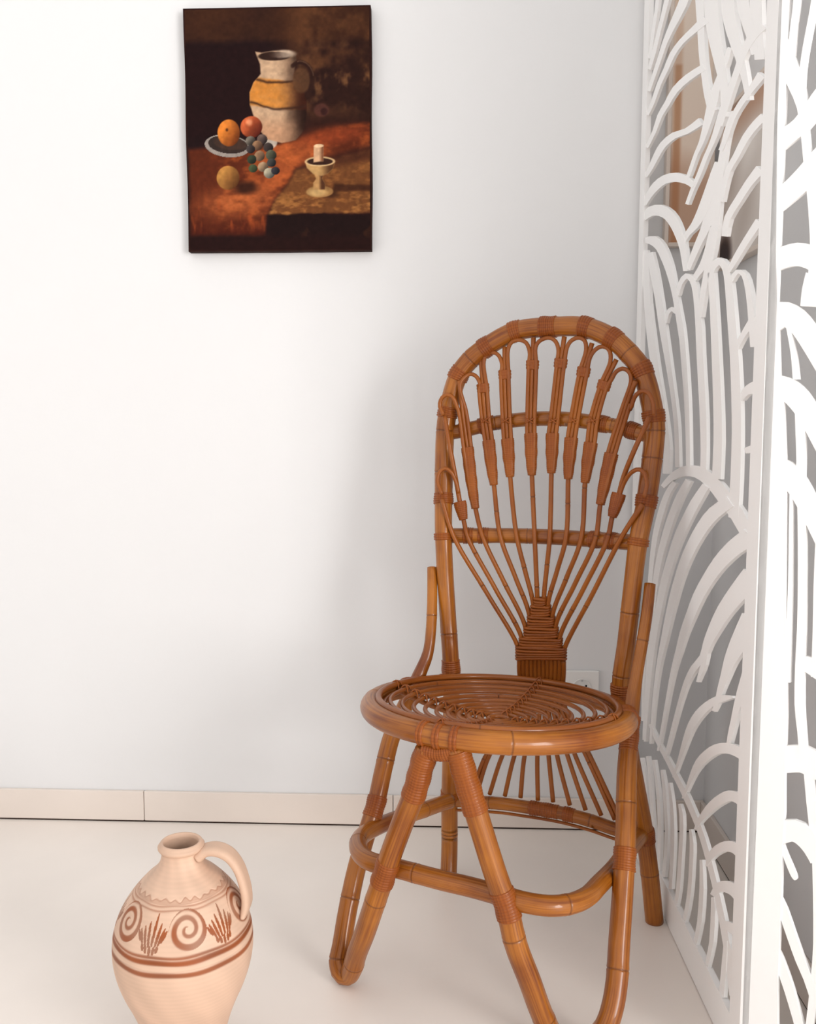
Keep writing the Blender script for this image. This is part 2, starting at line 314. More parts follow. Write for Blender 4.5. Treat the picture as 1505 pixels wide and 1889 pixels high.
HAIRPINS = [[(-0.1884, -0.0865, 0.82), (-0.1991, -0.0862, 0.8429), (-0.1974, -0.0825, 0.8619), (-0.1867, -0.0779, 0.8704), (-0.1755, -0.0717, 0.8619), (-0.1675, -0.066, 0.8405), (-0.1635, -0.0643, 0.8214)], [(-0.1958, -0.0664, 0.9737), (-0.2038, -0.067, 0.9927), (-0.1997, -0.066, 1.0074), (-0.1891, -0.0638, 1.0137), (-0.178, -0.06, 1.0074), (-0.1728, -0.0558, 0.9927), (-0.1695, -0.0522, 0.98), (-0.1604, -0.0482, 0.9112), (-0.1473, -0.0505, 0.8423), (-0.1343, -0.0558, 0.792)], [(-0.1287, -0.0544, 0.7921), (-0.1374, -0.0481, 0.8425), (-0.1476, -0.0412, 0.9111), (-0.1584, -0.0414, 0.98), (-0.1687, -0.0499, 1.0306), (-0.1633, -0.0439, 1.0454), (-0.1517, -0.0362, 1.0539), (-0.1394, -0.0354, 1.0484), (-0.1313, -0.0352, 1.0305), (-0.1333, -0.0354, 1.0263), (-0.1278, -0.0334, 0.9631), (-0.1213, -0.0346, 0.9251), (-0.1114, -0.0384, 0.8799), (-0.1017, -0.0416, 0.8379)], [(-0.096, -0.0406, 0.838), (-0.1012, -0.0367, 0.88), (-0.1067, -0.0324, 0.9252), (-0.1132, -0.0314, 0.9631), (-0.1183, -0.0341, 1.0261), (-0.1264, -0.0314, 1.0766), (-0.1217, -0.0295, 1.0901), (-0.1096, -0.0286, 1.095), (-0.0971, -0.029, 1.0894), (-0.0885, -0.0306, 1.0715), (-0.0896, -0.0324, 1.0518), (-0.0868, -0.0284, 0.9632), (-0.0839, -0.0291, 0.9285), (-0.0764, -0.0328, 0.8856), (-0.0706, -0.0354, 0.8543)], [(-0.0647, -0.0347, 0.8545), (-0.0662, -0.0317, 0.8858), (-0.0693, -0.0276, 0.9287), (-0.0721, -0.027, 0.9632), (-0.0747, -0.0318, 1.0515), (-0.0777, -0.0277, 1.0992), (-0.0715, -0.0269, 1.1125), (-0.0575, -0.0262, 1.1171), (-0.0419, -0.0269, 1.1114), (-0.0337, -0.0278, 1.0927), (-0.0347, -0.0296, 1.0692), (-0.0382, -0.0249, 0.9632), (-0.0381, -0.0243, 0.9393), (-0.0328, -0.0282, 0.8968), (-0.0278, -0.0316, 0.8585)], [(-0.0219, -0.0314, 0.8586), (-0.0226, -0.0277, 0.897), (-0.0234, -0.0237, 0.9394), (-0.0235, -0.0244, 0.9633), (-0.0201, -0.0295, 1.0688), (-0.0222, -0.0272, 1.1026), (-0.015, -0.0266, 1.1135), (0.0028, -0.026, 1.119), (0.0159, -0.0267, 1.1124), (0.0227, -0.0275, 1.0961), (0.0208, -0.0293, 1.0708), (0.0081, -0.0241, 0.9633), (0.005, -0.0234, 0.9396), (0.0081, -0.0274, 0.8975), (0.0108, -0.0306, 0.8636)], [(0.0167, -0.0307, 0.8638), (0.0184, -0.0275, 0.8977), (0.0197, -0.0236, 0.9398), (0.0227, -0.0243, 0.9633), (0.0351, -0.0295, 1.0705), (0.0394, -0.0273, 1.1005), (0.0464, -0.0269, 1.1113), (0.0595, -0.0263, 1.1169), (0.0722, -0.027, 1.1114), (0.0759, -0.0281, 1.0943), (0.0656, -0.0315, 1.0537), (0.0477, -0.0254, 0.9634), (0.043, -0.0253, 0.9318), (0.0431, -0.0296, 0.888), (0.0448, -0.0331, 0.8534)], [(0.0506, -0.0335, 0.8536), (0.0533, -0.0303, 0.8882), (0.0576, -0.0263, 0.932), (0.0622, -0.0263, 0.9634), (0.0797, -0.032, 1.0533), (0.0838, -0.0297, 1.0791), (0.0924, -0.0285, 1.0928), (0.1053, -0.0281, 1.0993), (0.1188, -0.0291, 1.0929), (0.1229, -0.0317, 1.073), (0.1053, -0.0331, 1.028), (0.086, -0.0283, 0.9635), (0.082, -0.0294, 0.9232), (0.0798, -0.0334, 0.8839), (0.0785, -0.0371, 0.8475)], [(0.0843, -0.0378, 0.8478), (0.0899, -0.0346, 0.8841), (0.0964, -0.0312, 0.9234), (0.1003, -0.0298, 0.9635), (0.1193, -0.0342, 1.0278), (0.1264, -0.0346, 1.0385), (0.1341, -0.0349, 1.052), (0.1459, -0.0351, 1.0576), (0.1591, -0.0401, 1.0513), (0.1647, -0.0458, 1.0355), (0.1503, -0.0379, 0.994), (0.1356, -0.0345, 0.9507), (0.1233, -0.0375, 0.904), (0.1165, -0.0422, 0.8551), (0.1107, -0.0469, 0.809)], [(0.1165, -0.048, 0.8093), (0.1266, -0.0441, 0.8555), (0.1376, -0.0401, 0.9043), (0.1497, -0.0371, 0.9508), (0.1663, -0.0493, 0.9938), (0.1655, -0.0482, 0.9841), (0.176, -0.0584, 1.008), (0.1905, -0.0637, 1.0163), (0.2025, -0.0658, 1.0104), (0.2098, -0.067, 0.9933), (0.2113, -0.0673, 0.9733)], [(0.1498, -0.0532, 0.827), (0.1575, -0.0544, 0.8491), (0.1741, -0.0689, 0.871), (0.1904, -0.0778, 0.8777), (0.201, -0.0818, 0.8705), (0.2059, -0.0849, 0.8526), (0.2027, -0.0889, 0.8289)]]
WEAVE = [[(-0.0147, -0.0336, 0.6219), (0.0072, -0.0336, 0.6235), (0.0064, -0.0305, 0.608), (-0.0155, -0.0304, 0.6063)], [(-0.0216, -0.0306, 0.6057), (0.0147, -0.0309, 0.6086), (0.0137, -0.0267, 0.5864), (-0.0226, -0.0267, 0.5834)], [(-0.0297, -0.0271, 0.5828), (0.0221, -0.0272, 0.5871), (0.0212, -0.0235, 0.5649), (-0.0306, -0.0235, 0.5604)], [(-0.0377, -0.0242, 0.5598), (0.0285, -0.0242, 0.5656), (0.0277, -0.0205, 0.5433), (-0.0386, -0.0207, 0.5372)], [(-0.0478, -0.0219, 0.5364), (0.0362, -0.0215, 0.5442), (0.0354, -0.018, 0.524), (-0.0487, -0.0186, 0.5159)], [(-0.0555, -0.0201, 0.5177), (0.0441, -0.0197, 0.5273), (0.0431, -0.015, 0.5003), (-0.0567, -0.0159, 0.4902)]]
LEG_L = [(-0.2143, -0.0776, 0.6723), (-0.2046, -0.098, 0.6187), (-0.1962, -0.1208, 0.559), (-0.195, -0.1377, 0.5144), (-0.2054, -0.1524, 0.4759), (-0.2194, -0.1852, 0.4218), (-0.2321, -0.2196, 0.3665), (-0.2324, -0.2521, 0.314), (-0.2305, -0.2836, 0.2633), (-0.2331, -0.3039, 0.2304), (-0.2359, -0.3275, 0.1923), (-0.2371, -0.3476, 0.16), (-0.2345, -0.3837, 0.1017), (-0.2296, -0.4114, 0.0571), (-0.2268, -0.4277, 0.0308), (-0.2153, -0.4362, 0.019), (-0.2054, -0.4347, 0.019), (-0.1906, -0.4434, 0.0398), (-0.1751, -0.4555, 0.0767), (-0.1496, -0.4727, 0.1296), (-0.1212, -0.4872, 0.1995), (-0.1057, -0.4901, 0.2417), (-0.0922, -0.4917, 0.2813), (-0.0703, -0.4931, 0.3397), (-0.0481, -0.4944, 0.3961), (-0.0337, -0.4956, 0.4464), (-0.0252, -0.4962, 0.4693)]
LEG_R = [(0.2146, -0.077, 0.674), (0.2141, -0.099, 0.6163), (0.2106, -0.1197, 0.5619), (0.2071, -0.1401, 0.5082), (0.2063, -0.1637, 0.4566), (0.2097, -0.1933, 0.4088), (0.2136, -0.2173, 0.3701), (0.2183, -0.2378, 0.3371), (0.2277, -0.2779, 0.2724), (0.2341, -0.3166, 0.21), (0.2394, -0.3538, 0.15), (0.2436, -0.3804, 0.107), (0.243, -0.3986, 0.0777), (0.2382, -0.4135, 0.0536), (0.2207, -0.4084, 0.022), (0.1985, -0.4314, 0.019), (0.1842, -0.4519, 0.024), (0.1648, -0.4359, 0.0164), (0.148, -0.4503, 0.0609), (0.133, -0.4721, 0.1277), (0.1159, -0.4864, 0.1876), (0.1029, -0.4903, 0.2433), (0.0832, -0.492, 0.2963), (0.059, -0.4937, 0.3669), (0.0355, -0.4954, 0.438), (0.0277, -0.4961, 0.4654), (0.0233, -0.4964, 0.4773)]
RING = [(-0.1862, -0.0506, 0.1849), (-0.1938, -0.0875, 0.1907), (-0.2033, -0.1584, 0.2019), (-0.2179, -0.2429, 0.2151), (-0.2214, -0.3088, 0.2255), (-0.2163, -0.3639, 0.2341), (-0.197, -0.4114, 0.2416), (-0.1655, -0.4522, 0.248), (-0.1395, -0.4679, 0.2505), (-0.112, -0.469, 0.2506), (-0.0843, -0.4694, 0.2507), (-0.0149, -0.4733, 0.2513), (0.0388, -0.4726, 0.2512), (0.0888, -0.476, 0.2517), (0.129, -0.4802, 0.2524), (0.1621, -0.4711, 0.251), (0.1846, -0.447, 0.2472), (0.1985, -0.4053, 0.2406), (0.2013, -0.3335, 0.2294), (0.203, -0.2528, 0.2167), (0.2007, -0.1706, 0.2038), (0.1985, -0.0681, 0.1877), (0.1987, 0.01, 0.1754)]
REAR_BAR = [(-0.2022, -0.006, 0.1649), (-0.1652, -0.006, 0.172), (-0.1275, -0.006, 0.1768), (-0.0834, -0.006, 0.1818), (-0.0414, -0.006, 0.1841), (0.0033, -0.006, 0.186), (0.0448, -0.006, 0.1862), (0.0975, -0.006, 0.1822), (0.1437, -0.006, 0.1751), (0.1774, -0.006, 0.1722), (0.2034, -0.006, 0.17)]
CHAIR_POS = (0.1942, 1.8147, -0.41898)
BLADES_A = [
  [(0.0729,1.7142,0.0421,1.7263),(0.0849,1.7361,0.0546,1.7485),(0.0969,1.7566,0.0669,1.7692),(0.1093,1.7727,0.0801,1.7854),(0.1212,1.7891,0.092,1.802),(0.1305,1.81,0.0997,1.8238),(0.1412,1.8325,0.1078,1.848),(0.1575,1.8552,0.1203,1.8732),(0.1754,1.8778,0.134,1.8986)],
  [(0.07,1.693,0.0399,1.7055),(0.0927,1.7022,0.0604,1.7159),(0.1134,1.7116,0.0795,1.726),(0.1295,1.7219,0.0957,1.7365),(0.1433,1.7317,0.1104,1.7463),(0.1554,1.7393,0.1233,1.7537),(0.1683,1.7466,0.1363,1.7612),(0.1839,1.7549,0.1508,1.7703),(0.2027,1.7648,0.1675,1.7815),(0.2265,1.7784,0.188,1.7971),(0.2527,1.7923,0.211,1.8134),(0.2801,1.8038,0.2357,1.827),(0.3076,1.8145,0.2607,1.8398)],
  [(0.0699,1.6493,0.0401,1.6614),(0.0996,1.6591,0.0683,1.6721),(0.1273,1.6681,0.0944,1.6821),(0.1514,1.6759,0.1171,1.6909),(0.1729,1.6828,0.137,1.6987),(0.1896,1.6888,0.1527,1.7054),(0.2079,1.6937,0.1696,1.7117),(0.2342,1.6973,0.1921,1.7178),(0.2654,1.7001,0.2186,1.7238),(0.3025,1.7019,0.2498,1.7292),(0.3406,1.7052,0.2817,1.7356),(0.374,1.7135,0.3123,1.7455),(0.4052,1.723,0.3425,1.7563)],
  [(0.0595,1.604,0.0307,1.6158),(0.0844,1.6073,0.0537,1.62),(0.11,1.612,0.0769,1.6254),(0.1374,1.6213,0.1025,1.6355),(0.1652,1.6305,0.1296,1.6457),(0.194,1.6352,0.1582,1.6514),(0.2221,1.6389,0.185,1.6558),(0.2444,1.6441,0.2057,1.6619),(0.2672,1.6478,0.2294,1.6666),(0.2961,1.6485,0.2623,1.6668),(0.3301,1.6464,0.2999,1.6642),(0.3711,1.6406,0.3424,1.6589),(0.4137,1.6332,0.3839,1.653),(0.4527,1.6261,0.4198,1.6484),(0.4899,1.6191,0.4536,1.6441)],
  [(0.062,1.5368,0.0335,1.5477),(0.0982,1.5425,0.0684,1.5541),(0.1312,1.5486,0.099,1.5609),(0.156,1.5571,0.1194,1.5709),(0.1789,1.5643,0.1398,1.5802),(0.2055,1.5669,0.1676,1.5839),(0.2352,1.5684,0.1963,1.586),(0.2645,1.5716,0.2231,1.5907),(0.2967,1.5728,0.2567,1.5935),(0.3379,1.5695,0.3024,1.5904),(0.3834,1.5637,0.3529,1.5839),(0.431,1.5559,0.4057,1.5744),(0.4787,1.5474,0.4567,1.5642)],
  [(0.0583,1.4774,0.0303,1.4877),(0.0865,1.4797,0.0519,1.4926),(0.1139,1.4826,0.073,1.4976),(0.1391,1.4871,0.0936,1.5038),(0.1638,1.4915,0.116,1.5097),(0.1877,1.4952,0.1404,1.5146),(0.2147,1.4969,0.1721,1.5169),(0.2513,1.4952,0.2161,1.5147),(0.2905,1.4911,0.2659,1.5087),(0.3306,1.4833,0.3148,1.4982),(0.3776,1.4739,0.358,1.4889),(0.4264,1.4671,0.4006,1.484),(0.4724,1.4614,0.4435,1.4803)],
  [(0.0548,1.4196,0.02,1.4321),(0.0803,1.4235,0.0325,1.4393),(0.1064,1.4265,0.0531,1.4457),(0.1367,1.428,0.0816,1.45),(0.1685,1.4281,0.1155,1.452),(0.1994,1.4268,0.1545,1.4509),(0.2305,1.4236,0.199,1.4464),(0.2646,1.4175,0.2487,1.4381),(0.2984,1.4099,0.3005,1.4261),(0.3356,1.3996,0.3507,1.4105),(0.3701,1.3889,0.3927,1.395),(0.3924,1.3805,0.4192,1.3826),(0.4139,1.3714,0.4376,1.3724)],
  [(0.0507,1.3904,0.02,1.4098),(0.0893,1.3882,0.0362,1.4124),(0.1201,1.3852,0.0779,1.412),(0.147,1.38,0.1333,1.4044),(0.1722,1.374,0.1896,1.392),(0.1972,1.3666,0.2404,1.3763),(0.2236,1.3572,0.282,1.3595),(0.2484,1.3456,0.3133,1.343),(0.2726,1.3321,0.3371,1.3271),(0.2955,1.3174,0.3559,1.3116),(0.3158,1.3024,0.3708,1.2966),(0.3324,1.2891,0.3824,1.2833),(0.3468,1.2746,0.3914,1.2686),(0.3605,1.255,0.3979,1.2499),(0.3737,1.2339,0.4031,1.2301)],
  [(0.0557,1.3421,0.0535,1.3539),(0.0928,1.333,0.0959,1.3486),(0.1154,1.3264,0.1461,1.3391),(0.1336,1.3202,0.1898,1.3244),(0.1568,1.311,0.2205,1.3098),(0.178,1.2992,0.2445,1.2952),(0.199,1.2854,0.2639,1.2807),(0.2206,1.2707,0.2817,1.2659),(0.2406,1.2557,0.2972,1.2509),(0.2588,1.2406,0.3089,1.2361),(0.2751,1.2256,0.319,1.2218),(0.2888,1.2116,0.3296,1.2082),(0.3005,1.1981,0.3398,1.1949),(0.3102,1.1853,0.3488,1.1822),(0.3195,1.1717,0.3582,1.169),(0.3301,1.1559,0.3704,1.1533),(0.3408,1.1395,0.3824,1.1371),(0.3512,1.125,0.3909,1.1229),(0.3615,1.1083,0.3989,1.1063),(0.3717,1.0849,0.4088,1.0832),(0.3823,1.0579,0.419,1.0567),(0.3943,1.0286,0.429,1.0281),(0.4056,0.9986,0.438,0.9984),(0.4142,0.9695,0.4445,0.9698),(0.4213,0.9403,0.4498,0.941),(0.4268,0.9105,0.4549,0.9116),(0.4316,0.8804,0.4599,0.882)],
  [(0.02,1.3328,0.0778,1.3229),(0.0249,1.3106,0.0878,1.3014),(0.0357,1.2855,0.0982,1.2767),(0.0468,1.251,0.1082,1.2432),(0.0597,1.2131,0.1209,1.2067),(0.0753,1.1767,0.1404,1.1715),(0.0939,1.1406,0.1625,1.1365),(0.1169,1.1043,0.1845,1.1018),(0.1419,1.0694,0.2072,1.0683),(0.1672,1.0369,0.2311,1.0371),(0.192,1.0066,0.2541,1.0079),(0.2157,0.9785,0.2746,0.9805),(0.2368,0.9523,0.2923,0.9548),(0.2545,0.9283,0.307,0.9309),(0.2661,0.9056,0.3166,0.9077),(0.2664,0.8825,0.3168,0.8843),(0.2626,0.8589,0.3135,0.8612)],
  [(0.069,1.318,0.128,1.3106),(0.0891,1.293,0.1527,1.2856),(0.1098,1.2675,0.176,1.2605),(0.1335,1.2401,0.1968,1.234),(0.1569,1.2118,0.2163,1.2066),(0.1767,1.1824,0.2354,1.1778),(0.196,1.1533,0.2533,1.1498),(0.2167,1.127,0.2691,1.1246),(0.2376,1.1019,0.2842,1.1004),(0.2578,1.0773,0.2993,1.0764),(0.2775,1.0525,0.3144,1.0522),(0.2969,1.0262,0.3307,1.0264),(0.3145,0.9998,0.3463,1.0003),(0.3288,0.9756,0.3599,0.9763),(0.3403,0.9489,0.3716,0.9497),(0.349,0.914,0.38,0.9152),(0.3564,0.8763,0.3873,0.8782)],
  [(0.3457,1.1935,0.3186,1.1985),(0.3556,1.2033,0.3273,1.209),(0.3675,1.2113,0.3388,1.2185),(0.3858,1.2162,0.3582,1.2256),(0.399,1.2172,0.3875,1.2281),(0.4042,1.2155,0.4248,1.2203),(0.4183,1.2092,0.4488,1.2092),(0.4302,1.1992,0.4634,1.1969),(0.4399,1.1862,0.4736,1.1832),(0.4475,1.1712,0.4808,1.168),(0.4535,1.1551,0.487,1.1521),(0.4588,1.1402,0.4954,1.1373),(0.4638,1.1235,0.5036,1.1204),(0.4694,1.1012,0.5094,1.0984),(0.4758,1.0763,0.5151,1.0743),(0.4834,1.051,0.5224,1.0496),(0.4915,1.0247,0.5302,1.024),(0.4998,0.9972,0.5384,0.9971),(0.5075,0.9693,0.5456,0.9697),(0.514,0.9406,0.5503,0.9414),(0.5185,0.9146,0.5532,0.9158),(0.5194,0.8968,0.5539,0.8981),(0.5189,0.8816,0.5537,0.8832)],
  [(0.5254,1.208,0.5619,1.2033),(0.5321,1.1893,0.5683,1.185),(0.5389,1.1693,0.575,1.1653),(0.5453,1.1459,0.5825,1.1423),(0.5519,1.1196,0.5905,1.1165),(0.5591,1.0895,0.5988,1.0869),(0.5664,1.0573,0.6072,1.0555),(0.5742,1.0241,0.6161,1.0231),(0.5811,0.9912,0.6242,0.991),(0.5863,0.9604,0.6308,0.9609),(0.5894,0.9303,0.635,0.9313),(0.589,0.9002,0.6349,0.9017),(0.5872,0.8697,0.6332,0.8721)],
  [(0.5529,1.1986,0.5232,1.2057),(0.5616,1.2042,0.5297,1.2124),(0.5708,1.2084,0.5388,1.2186),(0.5827,1.2106,0.5541,1.2231),(0.5878,1.2109,0.5794,1.2239),(0.5882,1.2105,0.6094,1.2164),(0.5976,1.2064,0.6277,1.2073),(0.6059,1.1999,0.6395,1.198),(0.6135,1.19,0.6483,1.1866),(0.6202,1.1756,0.6562,1.1718),(0.6265,1.1579,0.6638,1.1541),(0.6333,1.1379,0.6716,1.1344),(0.6407,1.115,0.68,1.112),(0.6498,1.0884,0.69,1.0861),(0.6587,1.0601,0.6998,1.0583),(0.6657,1.0314,0.7079,1.0301),(0.6716,1.0023,0.7147,1.0017),(0.6768,0.9741,0.7197,0.9742),(0.6805,0.945,0.7233,0.9457),(0.6817,0.9125,0.7258,0.9139),(0.6813,0.8792,0.7267,0.8815),(0.6798,0.8478,0.7255,0.8509),(0.6777,0.8165,0.7235,0.8206)],
  [(0.6575,1.1746,0.6389,1.1807),(0.6718,1.1804,0.6545,1.1866),(0.6832,1.1833,0.6729,1.1905),(0.6897,1.1818,0.6985,1.1864),(0.6994,1.1771,0.7178,1.178),(0.7084,1.1686,0.7301,1.1676),(0.7159,1.1579,0.7391,1.1563),(0.7215,1.148,0.746,1.1461),(0.7264,1.1367,0.752,1.1345),(0.7322,1.1219,0.7589,1.1198),(0.738,1.1054,0.7656,1.1034),(0.7435,1.0879,0.7711,1.0861),(0.7489,1.0699,0.7762,1.0685)],
  [(0.2595,1.1518,0.2336,1.1555),(0.2669,1.1609,0.2392,1.1652),(0.2757,1.1679,0.2478,1.1738),(0.2887,1.1708,0.2655,1.1789),(0.2958,1.1712,0.2934,1.1796),(0.3018,1.1691,0.3207,1.1735),(0.317,1.1639,0.3385,1.1673)],
  [(0.696,1.071,0.675,1.0757),(0.707,1.0781,0.6869,1.0829),(0.7187,1.0848,0.699,1.09),(0.7332,1.0907,0.7115,1.0969),(0.7483,1.0961,0.724,1.1035),(0.7624,1.1014,0.7365,1.1095),(0.776,1.1066,0.7489,1.1153)],
  [(0.7234,0.994,0.7098,0.9962),(0.7358,0.9992,0.714,1.0034),(0.7473,1.0025,0.722,1.0107),(0.7599,1.003,0.7382,1.0161),(0.7729,1.0028,0.7561,1.0195),(0.7834,1.0028,0.7728,1.0206),(0.7952,1.0027,0.7872,1.0209)],
  [(0.7464,0.9173,0.7372,0.9244),(0.757,0.9184,0.7475,0.9267),(0.7656,0.919,0.7596,0.9288),(0.7735,0.9192,0.7723,0.9296),(0.783,0.9192,0.7831,0.93)],
  [(0.6508,1.1903,0.6316,1.1964),(0.6691,1.1968,0.6466,1.2042),(0.6881,1.2037,0.6632,1.2122),(0.7095,1.212,0.6842,1.221),(0.7325,1.2204,0.7075,1.2299),(0.7578,1.2284,0.7322,1.2387),(0.7835,1.2362,0.7569,1.2473)],
  [(0.6272,1.2475,0.5994,1.2538),(0.6327,1.26,0.6024,1.2676),(0.6422,1.2709,0.6111,1.2808),(0.6644,1.2792,0.6352,1.2906),(0.6906,1.2864,0.662,1.2983),(0.7128,1.2932,0.6844,1.3053),(0.7344,1.2986,0.7066,1.3116),(0.7583,1.302,0.7291,1.3167),(0.7826,1.3046,0.7508,1.3212)],
  [(0.6017,1.3053,0.579,1.3115),(0.6076,1.3148,0.5838,1.3216),(0.6145,1.3243,0.5895,1.3318),(0.6231,1.3347,0.5972,1.343),(0.6342,1.3438,0.6084,1.3534),(0.6499,1.349,0.625,1.3596),(0.6693,1.3538,0.6436,1.3649),(0.6909,1.3614,0.6634,1.3733),(0.7127,1.3681,0.6849,1.3812),(0.7343,1.3716,0.7079,1.3856),(0.7543,1.3735,0.7293,1.3879),(0.7693,1.3743,0.7462,1.3886),(0.7831,1.3746,0.7611,1.3887)],
  [(0.5895,1.3852,0.5677,1.3936),(0.6029,1.3917,0.5799,1.4007),(0.6165,1.3988,0.5926,1.4081),(0.6304,1.4083,0.6069,1.4177),(0.6454,1.417,0.623,1.4268),(0.6623,1.4222,0.6403,1.4327),(0.6817,1.4258,0.6601,1.4371),(0.7059,1.4289,0.6851,1.4404),(0.7306,1.4312,0.709,1.4433),(0.7519,1.4326,0.7264,1.4469),(0.7718,1.4335,0.7418,1.4507)],
  [(0.584,1.4248,0.5586,1.4345),(0.5986,1.4355,0.5725,1.4458),(0.6128,1.4459,0.5856,1.4568),(0.6263,1.4558,0.5968,1.468),(0.6391,1.4647,0.6078,1.4782),(0.65,1.4714,0.6196,1.4851),(0.6625,1.4783,0.6326,1.4919),(0.6797,1.4881,0.6484,1.5029),(0.6982,1.4965,0.6659,1.513),(0.716,1.4997,0.6845,1.5177),(0.7339,1.5006,0.7032,1.5197),(0.7514,1.5001,0.7213,1.5202),(0.7689,1.4988,0.7386,1.5198)],
  [(0.4537,1.7388,0.5297,1.703),(0.4544,1.7023,0.5321,1.6675),(0.4569,1.6678,0.5359,1.6347),(0.4642,1.6405,0.543,1.6099),(0.4756,1.6156,0.5521,1.588),(0.4923,1.5888,0.5632,1.565),(0.5107,1.5632,0.575,1.5427),(0.5286,1.5394,0.5862,1.5218),(0.545,1.5175,0.596,1.5022),(0.5589,1.498,0.6037,1.4843),(0.5686,1.4799,0.6083,1.4671),(0.5706,1.4623,0.6072,1.45),(0.5698,1.4445,0.604,1.4333)],
  [(0.5505,1.6936,0.618,1.6618),(0.5522,1.6583,0.6197,1.6281),(0.5552,1.6261,0.6225,1.5979),(0.5611,1.6045,0.6282,1.5788),(0.5715,1.5852,0.636,1.5628),(0.5893,1.5614,0.6474,1.5428),(0.6094,1.5379,0.66,1.5228),(0.6282,1.517,0.6715,1.5046),(0.6457,1.4975,0.6824,1.4871),(0.6609,1.4789,0.6922,1.47),(0.674,1.4612,0.7006,1.4535),(0.6841,1.4446,0.7069,1.438),(0.6931,1.4285,0.7122,1.423)],
  [(0.626,1.6583,0.6823,1.6319),(0.6289,1.6237,0.6851,1.5988),(0.6333,1.5927,0.6891,1.5699),(0.6417,1.5734,0.6965,1.5538),(0.6531,1.558,0.7053,1.5412),(0.6678,1.5402,0.715,1.5255),(0.6833,1.5222,0.7249,1.5093),(0.697,1.504,0.7337,1.4925),(0.7104,1.4855,0.7421,1.4759)],
  [(0.6914,1.6131,0.7384,1.5915),(0.6925,1.5857,0.7424,1.5639),(0.695,1.5594,0.7464,1.5382),(0.7012,1.537,0.7505,1.518),(0.709,1.5163,0.7549,1.4993),(0.7169,1.4947,0.7602,1.4794),(0.7251,1.4733,0.7657,1.4595)],
  [(0.3904,1.7501,0.4458,1.7251),(0.3948,1.7206,0.4507,1.6963),(0.4003,1.6918,0.4552,1.6689),(0.4089,1.6649,0.4585,1.645),(0.4178,1.6398,0.4619,1.6227),(0.4242,1.6169,0.4658,1.6014),(0.4313,1.5943,0.4714,1.5801),(0.4418,1.5697,0.4806,1.5568),(0.4531,1.5462,0.4919,1.534),(0.463,1.5262,0.5036,1.5143),(0.4738,1.5076,0.517,1.4961),(0.4869,1.4894,0.5342,1.478),(0.5003,1.472,0.5526,1.4602)],
  [(0.5953,1.5399,0.6167,1.53),(0.5832,1.5326,0.6076,1.5215),(0.5699,1.5254,0.5972,1.5129),(0.5531,1.5187,0.5827,1.5052),(0.5345,1.5116,0.5687,1.4966),(0.5152,1.5034,0.5604,1.4848),(0.4975,1.4936,0.5516,1.4722),(0.4856,1.4804,0.5367,1.4608),(0.4754,1.4662,0.519,1.4498),(0.4635,1.4523,0.4995,1.4389),(0.4509,1.4403,0.4794,1.4295),(0.4371,1.4337,0.4612,1.4241),(0.4221,1.4282,0.4449,1.4196),(0.407,1.4201,0.4304,1.4119),(0.3924,1.4119,0.4165,1.4036),(0.3795,1.4046,0.4023,1.3968),(0.367,1.3975,0.3882,1.3903)],
  [(0.5839,1.471,0.6058,1.4621),(0.5679,1.461,0.5968,1.4496),(0.5526,1.4509,0.5866,1.4377),(0.5402,1.4402,0.5729,1.4276),(0.5287,1.4302,0.5576,1.419),(0.516,1.4223,0.5417,1.4122),(0.5032,1.4159,0.5265,1.4067),(0.4917,1.4114,0.5149,1.4023),(0.479,1.4066,0.5033,1.3975),(0.463,1.3986,0.4882,1.3895),(0.4451,1.3895,0.4704,1.3804),(0.4247,1.3808,0.4491,1.3721),(0.4042,1.3718,0.4275,1.3639),(0.3875,1.3627,0.4099,1.3555),(0.3719,1.3535,0.3931,1.3469)],
  [(0.6243,1.4357,0.6473,1.4261),(0.6072,1.4265,0.6336,1.4159),(0.5915,1.4166,0.6212,1.4054),(0.5808,1.4059,0.6129,1.3947),(0.5727,1.3944,0.6066,1.3833),(0.5659,1.3819,0.6016,1.3708),(0.5598,1.3684,0.5973,1.3573),(0.5532,1.3539,0.5927,1.3428),(0.5472,1.3374,0.5883,1.3266),(0.5432,1.3169,0.585,1.3066),(0.5399,1.2961,0.5816,1.2864),(0.5369,1.2787,0.5775,1.2695),(0.5331,1.263,0.5722,1.2543),(0.527,1.2485,0.5648,1.24),(0.5196,1.2351,0.556,1.2269),(0.511,1.2236,0.5462,1.2157),(0.5018,1.2112,0.5361,1.2041),(0.4926,1.1949,0.5262,1.1886),(0.4845,1.1772,0.5167,1.1718),(0.4793,1.1595,0.5089,1.155),(0.4752,1.1415,0.5016,1.1379)],
  [(0.5459,1.3812,0.5802,1.3693),(0.5307,1.3727,0.5717,1.3588),(0.5152,1.3638,0.5624,1.3482),(0.4994,1.3539,0.5511,1.3371),(0.4834,1.3438,0.5381,1.3263),(0.467,1.3339,0.5235,1.3158),(0.4506,1.3248,0.5058,1.3065),(0.4334,1.3167,0.4827,1.2996),(0.4163,1.3101,0.4572,1.2946),(0.3991,1.3064,0.4321,1.2928),(0.3804,1.303,0.4107,1.2917),(0.3644,1.2978,0.3938,1.2882),(0.3501,1.2923,0.3774,1.2837)],
  [(0.5353,1.3408,0.5706,1.3302),(0.5162,1.3267,0.5627,1.3132),(0.4989,1.3131,0.5536,1.2977),(0.4883,1.302,0.5422,1.2868),(0.4795,1.2927,0.5282,1.2782),(0.4678,1.2853,0.5116,1.2716),(0.4535,1.2777,0.4936,1.2654),(0.4357,1.2681,0.4738,1.257),(0.4174,1.2576,0.4536,1.2477),(0.4027,1.247,0.4351,1.2386),(0.389,1.2361,0.4167,1.2292)],
